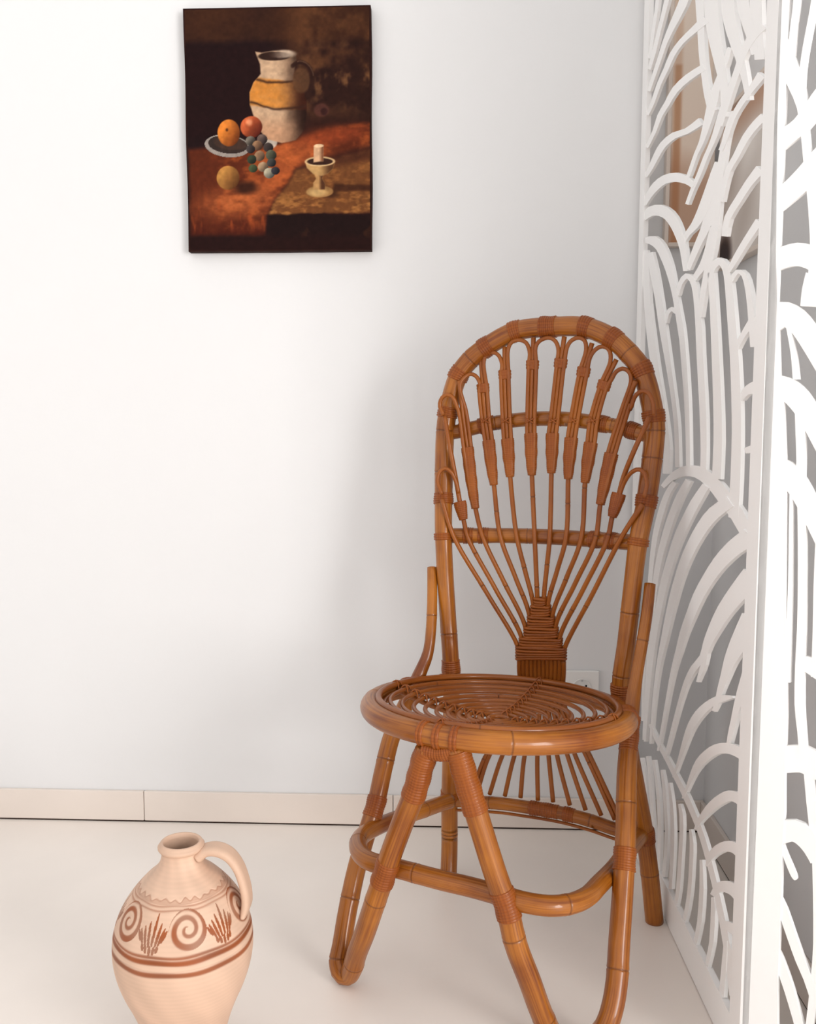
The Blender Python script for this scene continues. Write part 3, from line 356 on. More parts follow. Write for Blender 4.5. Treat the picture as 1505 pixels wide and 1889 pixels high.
  [(0.5298,1.2813,0.5657,1.2722),(0.5162,1.265,0.5563,1.2552),(0.5026,1.25,0.5454,1.2394),(0.4894,1.2389,0.5314,1.2278),(0.4758,1.2304,0.5141,1.219),(0.4595,1.2243,0.4926,1.2134),(0.4423,1.2189,0.4715,1.2095),(0.4292,1.2125,0.454,1.2053),(0.4178,1.2062,0.4368,1.2009)],
  [(0.2746,0.8308,0.2475,0.8344),(0.3064,0.8411,0.275,0.8461),(0.3388,0.8502,0.3063,0.8576),(0.3763,0.8578,0.3457,0.8692),(0.4132,0.8631,0.3931,0.879),(0.4503,0.8657,0.4481,0.8851),(0.4851,0.8659,0.5043,0.8867),(0.5172,0.863,0.5547,0.8831),(0.5511,0.8573,0.5992,0.876),(0.5862,0.8481,0.6399,0.8662),(0.6223,0.837,0.6766,0.8553),(0.6573,0.8269,0.7114,0.8451),(0.6902,0.8161,0.7449,0.8325),(0.7245,0.8015,0.7736,0.8155),(0.7588,0.7858,0.7995,0.7978)],
  [(0.337,0.8493,0.3662,0.8459),(0.3138,0.8398,0.3461,0.8366),(0.2902,0.8288,0.3274,0.8268),(0.2691,0.8155,0.311,0.8148),(0.2504,0.8012,0.2959,0.8016),(0.2351,0.7868,0.2824,0.7881),(0.2214,0.7716,0.2692,0.7736),(0.2072,0.7548,0.2541,0.7573),(0.1944,0.7368,0.2397,0.7401),(0.1846,0.7199,0.2285,0.7239),(0.1764,0.6999,0.2186,0.7046),(0.1681,0.672,0.2085,0.6773),(0.1608,0.6397,0.1993,0.6456),(0.1559,0.6054,0.1923,0.6116),(0.1513,0.568,0.1855,0.5745),(0.1446,0.526,0.1767,0.5328),(0.1379,0.4822,0.1678,0.4892),(0.1327,0.439,0.1604,0.4461),(0.1293,0.3959,0.1547,0.4031),(0.1295,0.3537,0.1524,0.3607),(0.1309,0.3117,0.1513,0.3184)],
  [(0.4273,0.8594,0.4621,0.8566),(0.3984,0.8436,0.4382,0.841),(0.3704,0.8274,0.4152,0.8255),(0.3483,0.812,0.3957,0.8111),(0.3289,0.7964,0.3775,0.7964),(0.3091,0.7798,0.3594,0.7807),(0.2901,0.7624,0.3417,0.7641),(0.2727,0.7443,0.324,0.7468),(0.2564,0.7254,0.3066,0.7286),(0.2408,0.7061,0.2901,0.7101),(0.2262,0.6853,0.2745,0.6901),(0.2128,0.6625,0.2599,0.6681),(0.2007,0.6355,0.2466,0.6422),(0.1905,0.6007,0.235,0.6082),(0.1821,0.5629,0.2245,0.571),(0.1758,0.5274,0.214,0.5354),(0.1703,0.4903,0.204,0.4981),(0.1635,0.4481,0.1949,0.456),(0.1572,0.4041,0.1867,0.4123),(0.1523,0.3583,0.1796,0.3665),(0.1488,0.3178,0.1738,0.3258),(0.147,0.2934,0.1695,0.3009),(0.1458,0.2745,0.166,0.2813)],
  [(0.5395,0.8587,0.5766,0.8546),(0.5053,0.8413,0.5488,0.8373),(0.4721,0.8238,0.522,0.8203),(0.4469,0.808,0.5001,0.8057),(0.4245,0.7924,0.4792,0.791),(0.3991,0.7747,0.4563,0.7742),(0.3745,0.756,0.4339,0.7569),(0.3552,0.7379,0.4136,0.7402),(0.3374,0.7192,0.3937,0.7223),(0.3173,0.6979,0.3732,0.7019),(0.2976,0.6755,0.3534,0.6806),(0.2804,0.6537,0.3357,0.6598),(0.2646,0.6312,0.3192,0.6382),(0.2495,0.6065,0.3035,0.6144),(0.2357,0.5807,0.2883,0.5893),(0.2237,0.5548,0.273,0.5637),(0.213,0.5277,0.2585,0.5368),(0.2036,0.4987,0.2451,0.5077),(0.1954,0.4678,0.2328,0.4767),(0.1888,0.4341,0.2217,0.4425),(0.1831,0.4,0.2118,0.408),(0.1774,0.3683,0.2037,0.376),(0.1725,0.3376,0.1968,0.3451),(0.1691,0.3077,0.1912,0.3149),(0.1664,0.2782,0.1861,0.2849)],
  [(0.6683,0.848,0.7021,0.8359),(0.6265,0.8359,0.6657,0.8235),(0.5832,0.8218,0.6319,0.8112),(0.5475,0.8056,0.6036,0.7986),(0.5174,0.7885,0.576,0.7842),(0.4881,0.77,0.5484,0.7678),(0.4609,0.7505,0.5218,0.7501),(0.4354,0.7302,0.4964,0.7315),(0.4124,0.7097,0.4731,0.7126),(0.3937,0.6902,0.4532,0.6945),(0.3771,0.6704,0.435,0.6758),(0.3597,0.6487,0.4174,0.6552),(0.3431,0.6261,0.4005,0.6335),(0.3282,0.6028,0.3832,0.6109),(0.3144,0.5792,0.3664,0.5876),(0.3017,0.5558,0.3508,0.5645),(0.2891,0.5318,0.3346,0.5403),(0.2749,0.5056,0.3151,0.5137),(0.2611,0.4776,0.2958,0.4853),(0.2496,0.4478,0.28,0.4552),(0.2398,0.417,0.2668,0.4242),(0.2318,0.3862,0.2566,0.3933),(0.2252,0.3549,0.2483,0.362),(0.22,0.3231,0.2409,0.3299),(0.2154,0.291,0.2341,0.2974)],
  [(0.7548,0.8076,0.8,0.7919),(0.7196,0.7938,0.7672,0.7794),(0.6825,0.7783,0.7338,0.7668),(0.6479,0.7614,0.7031,0.7532),(0.6158,0.7436,0.6731,0.7384),(0.5861,0.7246,0.6438,0.7221),(0.5584,0.7051,0.6154,0.7045),(0.5309,0.6849,0.5886,0.6861),(0.5049,0.6639,0.5637,0.6672),(0.4835,0.6427,0.541,0.6477),(0.4646,0.6216,0.5189,0.6272),(0.4446,0.5999,0.4957,0.6059),(0.4261,0.5781,0.4742,0.585),(0.4129,0.5582,0.4572,0.5656),(0.4012,0.5386,0.4408,0.5456),(0.3868,0.5174,0.4215,0.5239),(0.3719,0.4938,0.4023,0.5002),(0.3584,0.4668,0.3851,0.4732),(0.3449,0.4376,0.3687,0.4437),(0.3306,0.4068,0.3527,0.4127),(0.3155,0.3737,0.3361,0.3797),(0.2987,0.3378,0.3177,0.3436),(0.2811,0.3002,0.2984,0.3058)],
  [(0.7601,0.7502,0.8,0.7419),(0.7313,0.7316,0.7993,0.7248),(0.7018,0.712,0.7682,0.7072),(0.6727,0.6917,0.7377,0.6892),(0.6451,0.671,0.7088,0.6712),(0.6217,0.6503,0.6829,0.6531),(0.6024,0.6309,0.659,0.635),(0.5865,0.6132,0.6372,0.6181),(0.5732,0.5964,0.6184,0.6024),(0.5645,0.5812,0.604,0.5871),(0.5548,0.5676,0.5878,0.5709),(0.533,0.5532,0.5634,0.5543),(0.5059,0.536,0.5388,0.5384),(0.4833,0.5172,0.5156,0.5213),(0.4631,0.4967,0.4925,0.5018),(0.4442,0.4727,0.4712,0.4783),(0.4267,0.4474,0.4515,0.4532),(0.4107,0.4235,0.4341,0.4293),(0.3947,0.3984,0.417,0.4043),(0.376,0.3684,0.397,0.3742),(0.3582,0.3397,0.3776,0.3454),(0.3455,0.3203,0.3633,0.3255),(0.3345,0.3036,0.3504,0.3084)],
  [(0.573,0.5852,0.6029,0.5913),(0.5678,0.57,0.5968,0.576),(0.5622,0.5556,0.5892,0.561),(0.5546,0.5428,0.5772,0.5468),(0.5471,0.5316,0.5651,0.5349),(0.5424,0.5238,0.5574,0.5267),(0.5385,0.5174,0.5508,0.5198)],
  [(0.7589,0.6843,0.8,0.6873),(0.7351,0.6588,0.8,0.663),(0.7131,0.6344,0.7827,0.6394),(0.6975,0.615,0.7584,0.6206),(0.6853,0.5975,0.7378,0.6043),(0.6764,0.5806,0.7215,0.5881),(0.6697,0.5656,0.7077,0.5724),(0.6623,0.5525,0.6952,0.5585),(0.6552,0.5396,0.6841,0.5455),(0.6492,0.5254,0.673,0.5306),(0.6436,0.5125,0.6623,0.5165),(0.6375,0.5037,0.6529,0.5065),(0.631,0.4959,0.644,0.4982)],
  [(0.7301,0.5505,0.7314,0.5476),(0.7073,0.5446,0.7105,0.5385),(0.6841,0.5381,0.6906,0.5298),(0.6629,0.5308,0.6741,0.5229),(0.6409,0.5218,0.6583,0.5158),(0.616,0.5101,0.6394,0.5062),(0.59,0.4964,0.619,0.4948),(0.5629,0.4807,0.598,0.4816),(0.5368,0.4636,0.5772,0.4672),(0.5145,0.4461,0.5569,0.4522),(0.4958,0.4287,0.5379,0.4367),(0.4818,0.4125,0.5218,0.4216),(0.4706,0.3967,0.5069,0.4058),(0.4599,0.38,0.492,0.3887),(0.4497,0.3631,0.4772,0.3708),(0.4393,0.3461,0.4616,0.3525),(0.4283,0.3288,0.4461,0.334),(0.4158,0.3113,0.4315,0.316),(0.4026,0.2934,0.4172,0.2979)],
  [(0.7754,0.6096,0.8,0.6163),(0.7634,0.5901,0.8,0.5965),(0.7521,0.5709,0.7882,0.5775),(0.7434,0.554,0.7765,0.561),(0.7363,0.5387,0.7669,0.5457),(0.7304,0.5245,0.7576,0.531),(0.725,0.511,0.7492,0.5171),(0.7187,0.4973,0.742,0.5035),(0.7133,0.4846,0.7356,0.4908),(0.7105,0.4746,0.7296,0.4801),(0.7086,0.4654,0.7238,0.4699)],
  [(0.8,0.4902,0.7886,0.47),(0.7898,0.4879,0.7672,0.4669),(0.7667,0.4847,0.7468,0.4633),(0.7414,0.4795,0.7277,0.4587),(0.7135,0.4718,0.7095,0.4532),(0.6828,0.4606,0.6901,0.4462),(0.6517,0.447,0.6703,0.4377),(0.6225,0.4317,0.651,0.4277),(0.5962,0.4158,0.6305,0.4156),(0.5718,0.3992,0.609,0.4021),(0.5501,0.382,0.5884,0.388),(0.5339,0.3657,0.5693,0.3733),(0.5211,0.3499,0.5511,0.3576),(0.51,0.3344,0.5344,0.3412),(0.499,0.3182,0.5181,0.3238),(0.4851,0.2999,0.5009,0.3047),(0.47,0.2806,0.4833,0.2847)],
  [(0.8,0.4219,0.7858,0.4),(0.7919,0.4195,0.7676,0.3969),(0.7719,0.4161,0.7518,0.3936),(0.7502,0.4102,0.741,0.3901),(0.7267,0.4012,0.7327,0.3866),(0.7039,0.3898,0.7238,0.3821),(0.6832,0.3772,0.7099,0.374),(0.6594,0.3617,0.6894,0.3612),(0.6349,0.3443,0.6676,0.3468),(0.6143,0.3276,0.6475,0.3324),(0.5969,0.3118,0.6276,0.3176),(0.5822,0.2972,0.6085,0.3031),(0.5696,0.2835,0.5912,0.2891),(0.5597,0.271,0.5765,0.276),(0.551,0.2593,0.5626,0.2628)],
  [(0.8,0.3443,0.7873,0.32),(0.7995,0.3428,0.7701,0.3176),(0.7806,0.34,0.755,0.3148),(0.7595,0.3343,0.7439,0.311),(0.7374,0.3257,0.7339,0.3068),(0.7147,0.3145,0.7239,0.3023),(0.6925,0.3013,0.7122,0.296),(0.6702,0.2861,0.6961,0.2858),(0.6503,0.2703,0.6802,0.275),(0.6386,0.2575,0.6678,0.2656),(0.6322,0.2472,0.6556,0.255),(0.6269,0.2375,0.6443,0.2438),(0.6225,0.2281,0.6335,0.2322)],
  [(0.8,0.277,0.7875,0.2506),(0.8,0.2782,0.7699,0.2491),(0.7904,0.2782,0.7543,0.247),(0.7713,0.2742,0.7434,0.2438),(0.7516,0.2674,0.7334,0.24),(0.7303,0.2581,0.7233,0.236),(0.7073,0.2458,0.7162,0.2329),(0.6869,0.2321,0.712,0.2309),(0.6722,0.2191,0.7041,0.2258),(0.6617,0.2069,0.6912,0.2155),(0.6529,0.1953,0.6764,0.2026)],
  [(0.8,0.2242,0.7952,0.1967),(0.8,0.2216,0.7778,0.1936),(0.7903,0.2179,0.7624,0.1905),(0.772,0.2119,0.7498,0.1867),(0.7555,0.2052,0.7375,0.1827),(0.7408,0.1981,0.7246,0.1789),(0.7299,0.1928,0.7111,0.1762),(0.7206,0.1911,0.7025,0.1777),(0.7109,0.1909,0.6965,0.1806)],
  [(0.8,0.1588,0.7814,0.1321),(0.8,0.1581,0.7715,0.1348),(0.7883,0.1583,0.7615,0.1383),(0.7771,0.1613,0.7531,0.1442),(0.7663,0.1657,0.745,0.1509),(0.7553,0.1706,0.7363,0.1576),(0.7443,0.1759,0.7272,0.1644)],
  [(0.1999,0.3265,0.2216,0.336),(0.2266,0.32,0.2497,0.3305),(0.2526,0.3143,0.2768,0.3257),(0.2776,0.3102,0.3026,0.3225),(0.3025,0.307,0.3283,0.3201),(0.3276,0.3044,0.3543,0.3183),(0.3535,0.3017,0.3814,0.3163),(0.3811,0.2978,0.4101,0.3132),(0.4101,0.2936,0.4398,0.3097),(0.4402,0.2896,0.4707,0.3064),(0.4708,0.2851,0.5019,0.3024),(0.5024,0.2794,0.533,0.2966),(0.5328,0.2729,0.5624,0.2897),(0.56,0.2659,0.589,0.2825),(0.5845,0.2579,0.613,0.2742),(0.6055,0.2478,0.6337,0.2639),(0.6247,0.2367,0.6524,0.2528),(0.6432,0.2253,0.6702,0.2412),(0.6606,0.2133,0.6872,0.2293),(0.6764,0.2003,0.7037,0.217),(0.6912,0.1868,0.7195,0.2044),(0.7051,0.1732,0.7342,0.1917),(0.7181,0.159,0.7481,0.1783),(0.7305,0.1436,0.7612,0.1638),(0.7421,0.1272,0.7736,0.1483),(0.7529,0.1095,0.7852,0.1316),(0.7633,0.0914,0.7964,0.1145)],
  [(0.1274,0.2268,0.1525,0.2373),(0.1456,0.2113,0.1703,0.2219),(0.163,0.1945,0.1875,0.205),(0.1782,0.172,0.2024,0.1826),(0.194,0.1495,0.2178,0.1605),(0.2137,0.1326,0.2369,0.1438),(0.2328,0.1179,0.2555,0.1292),(0.2479,0.1035,0.2703,0.1148),(0.2603,0.0897,0.2826,0.1011),(0.2695,0.0764,0.2917,0.0878),(0.2776,0.0633,0.2995,0.0748)],
  [(0.1824,0.2512,0.2063,0.2609),(0.1978,0.2332,0.2214,0.2431),(0.2118,0.2141,0.2352,0.224),(0.2225,0.1906,0.2457,0.2006),(0.2321,0.1661,0.2551,0.1763),(0.2417,0.1431,0.2645,0.1536),(0.2518,0.121,0.2744,0.1317),(0.2631,0.0988,0.2854,0.1099),(0.2757,0.0797,0.2976,0.0911),(0.2907,0.068,0.312,0.0797),(0.3063,0.0589,0.3271,0.0707)],
  [(0.2358,0.263,0.2583,0.2724),(0.2498,0.2489,0.2718,0.2583),(0.2629,0.2344,0.2849,0.244),(0.2737,0.2192,0.2977,0.2297),(0.2829,0.2016,0.309,0.2131),(0.2914,0.179,0.3176,0.1907),(0.2976,0.1535,0.3234,0.1652),(0.2994,0.125,0.3252,0.1369),(0.2993,0.0974,0.3252,0.1097),(0.2994,0.0768,0.3253,0.0894),(0.2992,0.0583,0.3251,0.0712)],
  [(0.3072,0.27,0.3239,0.2772),(0.3152,0.2585,0.3364,0.2677),(0.3233,0.2452,0.3481,0.256),(0.3322,0.2267,0.3574,0.2377),(0.3408,0.2062,0.3653,0.2172),(0.3487,0.1869,0.373,0.198),(0.354,0.1658,0.3783,0.177),(0.3543,0.1393,0.3786,0.1506),(0.3515,0.1117,0.3759,0.1232),(0.3461,0.0872,0.3706,0.0989),(0.3395,0.0633,0.3642,0.0752)],
  [(0.3721,0.2695,0.3877,0.2764),(0.383,0.2529,0.4025,0.2617),(0.3925,0.235,0.4155,0.2454),(0.3993,0.2128,0.4246,0.2244),(0.4038,0.1887,0.4305,0.201),(0.4055,0.1647,0.4327,0.1774),(0.4055,0.1381,0.4322,0.1509),(0.4044,0.1059,0.4295,0.1184),(0.4027,0.0717,0.4258,0.0836)],
  [(0.4493,0.2602,0.4633,0.2672),(0.4555,0.2532,0.4754,0.2629),(0.4605,0.2435,0.4853,0.255),(0.4638,0.226,0.4893,0.2375),(0.465,0.2036,0.4898,0.2149),(0.463,0.177,0.4879,0.1886),(0.4597,0.1491,0.4848,0.1611),(0.4572,0.1231,0.4826,0.1356),(0.4538,0.0989,0.479,0.1115),(0.4478,0.0781,0.4716,0.0898),(0.4408,0.0581,0.4627,0.0691)],
  [(0.5242,0.2458,0.5372,0.2524),(0.5285,0.2354,0.547,0.2447),(0.5318,0.2237,0.5547,0.2348),(0.5328,0.2078,0.5563,0.219),(0.5323,0.1883,0.5552,0.1994),(0.5307,0.1635,0.5537,0.1748),(0.5274,0.1378,0.5505,0.1493),(0.5216,0.1158,0.545,0.1275),(0.5144,0.0956,0.5377,0.1071),(0.5066,0.077,0.5286,0.0878),(0.4984,0.0589,0.5187,0.069)],
  [(0.5923,0.2237,0.6075,0.2314),(0.595,0.1995,0.6151,0.2099),(0.5963,0.1739,0.6204,0.1865),(0.5948,0.1437,0.6197,0.1569),(0.5901,0.1128,0.6144,0.1256),(0.5802,0.0848,0.6033,0.0968),(0.5681,0.0569,0.5897,0.0683)],
  [(0.6609,0.194,0.6747,0.2018),(0.6616,0.1848,0.6801,0.1951),(0.6619,0.1716,0.684,0.1838),(0.6619,0.1461,0.6848,0.1588),(0.6591,0.1164,0.6813,0.1287),(0.6492,0.0881,0.6703,0.0994),(0.6365,0.0587,0.6564,0.0695)],
  [(0.7313,0.1616,0.7465,0.1702),(0.7277,0.1402,0.7471,0.1516),(0.724,0.1171,0.7469,0.1306),(0.7203,0.0886,0.7438,0.103),(0.7165,0.0582,0.7398,0.0728)],
]
BLADES_B = [
  [(0.0175,1.549,0.0259,1.5464),(0.018,1.5281,0.0268,1.5253),(0.0181,1.509,0.0272,1.5059),(0.0173,1.4952,0.026,1.4918),(0.0161,1.4829,0.0245,1.4797),(0.0149,1.4697,0.0239,1.4665),(0.0137,1.4565,0.0236,1.4531),(0.0125,1.4433,0.0231,1.4396),(0.0113,1.43,0.0226,1.4262)],
  [(0.0434,1.5414,0.0522,1.5379),(0.0424,1.5215,0.0512,1.518),(0.041,1.5028,0.0499,1.4991),(0.0389,1.4867,0.0474,1.4828),(0.0366,1.4723,0.0448,1.4686),(0.0346,1.4601,0.0428,1.4565),(0.0328,1.4485,0.041,1.445),(0.0311,1.4353,0.0393,1.432),(0.0297,1.4221,0.0381,1.4191),(0.0288,1.4102,0.0377,1.4073),(0.0279,1.3987,0.0377,1.3958)],
  [(0.006,1.5604,0.0067,1.559),(0.006,1.5288,0.0079,1.5267),(0.006,1.5004,0.0092,1.4977),(0.006,1.4814,0.0105,1.4782),(0.006,1.4662,0.0127,1.4637),(0.006,1.452,0.017,1.4514),(0.006,1.4389,0.0223,1.44),(0.006,1.4254,0.0277,1.4274),(0.0106,1.4121,0.0328,1.4146),(0.0165,1.3993,0.0366,1.4014),(0.0225,1.3869,0.0398,1.3879),(0.0272,1.3747,0.042,1.3749),(0.0317,1.3623,0.0438,1.3623)],
  [(0.0115,1.3211,0.006,1.343),(0.0198,1.3261,0.006,1.3472),(0.0276,1.331,0.0133,1.3515),(0.0348,1.335,0.0201,1.3549),(0.0425,1.3402,0.0257,1.3587),(0.05,1.3475,0.0314,1.3651),(0.0576,1.3561,0.0381,1.3737),(0.0663,1.3662,0.0463,1.3848),(0.0753,1.3764,0.0563,1.3963),(0.0849,1.3858,0.0685,1.4053),(0.0952,1.3955,0.0809,1.413)],
  [(0.0107,1.2414,0.006,1.2636),(0.0218,1.2486,0.006,1.2713),(0.032,1.2553,0.0136,1.2783),(0.0399,1.2605,0.0206,1.2837),(0.0468,1.2656,0.0261,1.2885),(0.0525,1.2712,0.031,1.2931),(0.0585,1.2774,0.0369,1.299),(0.0669,1.2853,0.045,1.308),(0.0763,1.2939,0.0556,1.318),(0.0873,1.3038,0.0695,1.3267),(0.0993,1.3144,0.084,1.3345)],
  [(0.0241,1.3915,0.0351,1.3908),(0.0283,1.3714,0.0392,1.3708),(0.032,1.3525,0.0429,1.3518),(0.0346,1.3369,0.0456,1.336),(0.0367,1.3224,0.0477,1.3214),(0.0386,1.308,0.0496,1.307),(0.0407,1.2929,0.0517,1.2922),(0.0434,1.2753,0.0546,1.2748),(0.046,1.2576,0.0576,1.2571),(0.048,1.2422,0.0599,1.2415),(0.0497,1.2263,0.0621,1.2255),(0.0516,1.2078,0.0645,1.2068),(0.0527,1.1883,0.0665,1.1867),(0.0521,1.1682,0.0672,1.1658),(0.051,1.1473,0.0676,1.1447)],
  [(0.0061,1.1639,0.006,1.1868),(0.0133,1.1661,0.006,1.1904),(0.0201,1.1678,0.0083,1.194),(0.0269,1.1689,0.0171,1.197),(0.0333,1.1692,0.0263,1.1989),(0.0371,1.1689,0.0359,1.1992),(0.0414,1.1677,0.0465,1.1971),(0.0484,1.1645,0.0588,1.1925),(0.057,1.1592,0.0731,1.184),(0.0695,1.1487,0.0879,1.1707),(0.084,1.1356,0.1021,1.1566)],
  [(0.0486,1.1594,0.0663,1.1538),(0.0464,1.1491,0.0649,1.1436),(0.0445,1.1382,0.0639,1.1339),(0.0436,1.1271,0.0639,1.124),(0.0432,1.1164,0.0641,1.1137)],
  [(0.0122,1.0837,0.006,1.1185),(0.0191,1.0878,0.006,1.1216),(0.023,1.09,0.0143,1.1242),(0.0227,1.0903,0.0272,1.1229),(0.0239,1.09,0.0379,1.118),(0.0274,1.088,0.0467,1.1112),(0.0322,1.0837,0.0546,1.1028),(0.0378,1.0765,0.062,1.0931),(0.0443,1.067,0.0692,1.0825),(0.0507,1.0569,0.0762,1.0717),(0.0588,1.0438,0.0844,1.0578),(0.0709,1.0238,0.0955,1.0372),(0.0844,1.0016,0.1074,1.0145)],
  [(0.0251,1.0918,0.0307,1.0926),(0.028,1.0788,0.0339,1.0797),(0.0308,1.0664,0.037,1.0673),(0.0328,1.0556,0.0398,1.0564),(0.0345,1.0449,0.0422,1.0455),(0.0359,1.0326,0.0441,1.033),(0.0373,1.0198,0.0458,1.0202)],
  [(0.0063,0.9896,0.006,1.0261),(0.0156,0.9913,0.0115,1.0262),(0.0221,0.9923,0.0231,1.0255),(0.0238,0.9923,0.0339,1.0224),(0.0259,0.9913,0.0427,1.0172),(0.0299,0.9882,0.0505,1.0109),(0.0346,0.9833,0.0577,1.0033),(0.0398,0.9772,0.064,0.9946),(0.0459,0.9688,0.0703,0.9846),(0.0527,0.9582,0.0775,0.9731),(0.0605,0.9448,0.0857,0.9588),(0.0706,0.9266,0.0953,0.94),(0.0814,0.9066,0.1053,0.9197)],
  [(0.0408,0.9874,0.0535,0.9878),(0.0423,0.9674,0.0551,0.9679),(0.0438,0.9477,0.0566,0.9483),(0.0453,0.9297,0.0577,0.9302),(0.0464,0.9118,0.0585,0.912),(0.0467,0.8921,0.0587,0.8922),(0.0466,0.8718,0.0588,0.8719)],
  [(0.006,0.8798,0.006,0.9171),(0.0152,0.8808,0.0163,0.9162),(0.0223,0.8811,0.0289,0.9143),(0.0248,0.8806,0.0402,0.9096),(0.0277,0.8787,0.0486,0.903),(0.0322,0.8747,0.0556,0.8953),(0.0373,0.8685,0.0617,0.8865),(0.0431,0.8605,0.0678,0.8766),(0.0494,0.8504,0.074,0.8651),(0.0565,0.838,0.0807,0.8518),(0.0645,0.823,0.0881,0.8364),(0.0742,0.8047,0.097,0.8178),(0.0843,0.7851,0.1063,0.798)],
  [(0.0389,0.8748,0.0433,0.875),(0.0395,0.8463,0.0442,0.8466),(0.0402,0.8159,0.0453,0.8163),(0.0413,0.7797,0.0467,0.7802),(0.0422,0.7416,0.048,0.7422),(0.0423,0.7031,0.0489,0.7038),(0.0423,0.6662,0.0496,0.6672),(0.0428,0.6349,0.0502,0.6361),(0.0433,0.6054,0.0507,0.6067)],
  [(0.0488,0.8715,0.0594,0.8724),(0.0509,0.8362,0.0619,0.8372),(0.0528,0.8021,0.0641,0.8033),(0.0541,0.772,0.0655,0.7732),(0.0552,0.7432,0.0666,0.7445),(0.0561,0.713,0.0678,0.7145),(0.0566,0.6837,0.0688,0.6852),(0.0564,0.657,0.069,0.6585),(0.0562,0.6309,0.0692,0.6328),(0.0566,0.6033,0.0697,0.6057),(0.0577,0.5775,0.0707,0.5807),(0.0602,0.5572,0.0724,0.561),(0.063,0.5402,0.0744,0.5439),(0.0648,0.5249,0.0761,0.5285),(0.0664,0.5104,0.0778,0.5142)],
  [(0.0756,0.8155,0.0881,0.8159),(0.0756,0.781,0.088,0.7817),(0.0758,0.7458,0.0883,0.747),(0.0767,0.7078,0.0898,0.7095),(0.0775,0.672,0.0915,0.6741),(0.0777,0.6445,0.093,0.6471),(0.0776,0.6198,0.0945,0.6227)],
  [(0.0637,0.626,0.0644,0.6457),(0.068,0.6257,0.0708,0.6471),(0.0712,0.6248,0.0798,0.6465),(0.0781,0.6212,0.0896,0.6418),(0.087,0.6162,0.0988,0.6363)],
  [(0.0276,0.4728,0.0261,0.5101),(0.0397,0.4756,0.0382,0.5136),(0.0521,0.4786,0.0492,0.5166),(0.0623,0.482,0.0607,0.5204),(0.0684,0.4836,0.0765,0.5226),(0.0778,0.4821,0.0921,0.5185),(0.0905,0.4789,0.1051,0.513)],
  [(0.0693,0.5108,0.0806,0.5152),(0.0718,0.4963,0.083,0.5008),(0.0742,0.4814,0.0855,0.4859),(0.0763,0.4649,0.0882,0.4697),(0.0785,0.4479,0.0911,0.4532),(0.0809,0.4313,0.0944,0.4372),(0.0835,0.4145,0.0975,0.4207),(0.0867,0.3965,0.1002,0.4025),(0.0901,0.378,0.1027,0.3838)],
  [(0.0321,0.363,0.0213,0.3933),(0.0425,0.3701,0.0323,0.3997),(0.0522,0.3765,0.0428,0.4056),(0.0596,0.3814,0.0531,0.4112),(0.0629,0.3834,0.0658,0.4153),(0.0652,0.3833,0.0784,0.414),(0.069,0.382,0.0879,0.4084),(0.0741,0.3788,0.0943,0.3995),(0.0797,0.3736,0.0986,0.3897),(0.0845,0.3673,0.1015,0.38),(0.0891,0.3602,0.1036,0.3706)],
  [(0.0462,0.3714,0.0518,0.3752),(0.0489,0.3643,0.0547,0.3685),(0.0517,0.3571,0.0579,0.3617),(0.0553,0.3492,0.0617,0.3542),(0.0588,0.3418,0.0655,0.3471),(0.062,0.3357,0.0685,0.3411),(0.0649,0.3313,0.0707,0.3363),(0.067,0.3295,0.0714,0.3333),(0.0689,0.3287,0.0715,0.3311)],
  [(0.0389,0.2941,0.0484,0.3021),(0.0435,0.2843,0.0541,0.2932),(0.0485,0.2734,0.0602,0.2826),(0.055,0.2581,0.0668,0.2672),(0.0618,0.2418,0.0735,0.2508),(0.0681,0.2269,0.0797,0.2362),(0.0744,0.2129,0.0857,0.2226),(0.0808,0.201,0.0916,0.2106),(0.0868,0.1896,0.0974,0.1986),(0.0922,0.1767,0.1028,0.1854),(0.0974,0.1633,0.1081,0.1721)],
  [(0.0899,0.3747,0.0991,0.3781),(0.0919,0.347,0.101,0.3505),(0.0938,0.3178,0.103,0.3213),(0.0957,0.2826,0.1051,0.2863),(0.0971,0.2485,0.107,0.2525),(0.097,0.223,0.1085,0.2274),(0.0962,0.2012,0.109,0.2056),(0.0954,0.1812,0.1078,0.185),(0.0943,0.1608,0.1057,0.1642),(0.0929,0.1365,0.1036,0.1399),(0.0912,0.111,0.1013,0.1143)],
  [(0.0335,0.2202,0.0442,0.2301),(0.0396,0.2091,0.0511,0.2196),(0.0459,0.1968,0.0582,0.2074),(0.0533,0.1803,0.0659,0.1906),(0.0609,0.1622,0.0734,0.1722),(0.0676,0.1444,0.0799,0.1539),(0.074,0.1263,0.0859,0.1354),(0.0799,0.1081,0.0914,0.1168),(0.0856,0.0898,0.0967,0.0983)],
]
STEM_B = [(-0.0006, 1.5141), (0.0092, 1.1793), (0.0164, 1.0893), (0.0204, 1.0278), (0.0271, 0.9878), (0.0331, 0.9113), (0.0355, 0.871), (0.0418, 0.6963), (0.0489, 0.5605), (0.0497, 0.4678), (0.0515, 0.4214), (0.0505, 0.3738), (0.0518, 0.3027), (0.0519, 0.2626), (0.0521, 0.2021), (0.0524, 0.1574), (0.0558, 0.0521)]
PANEL_A = (0.4146,2.1220,0.01755,-0.99985,0.8200)
PANEL_B = (0.4290,1.3021,0.76604,-0.64279,0.47)

# ---------------------------------------------------------------- the room
def struct(name, me, mat, parent=None):
    o = link(name, me, mat, parent)
    if parent is None: o['kind'] = 'structure'
    return o

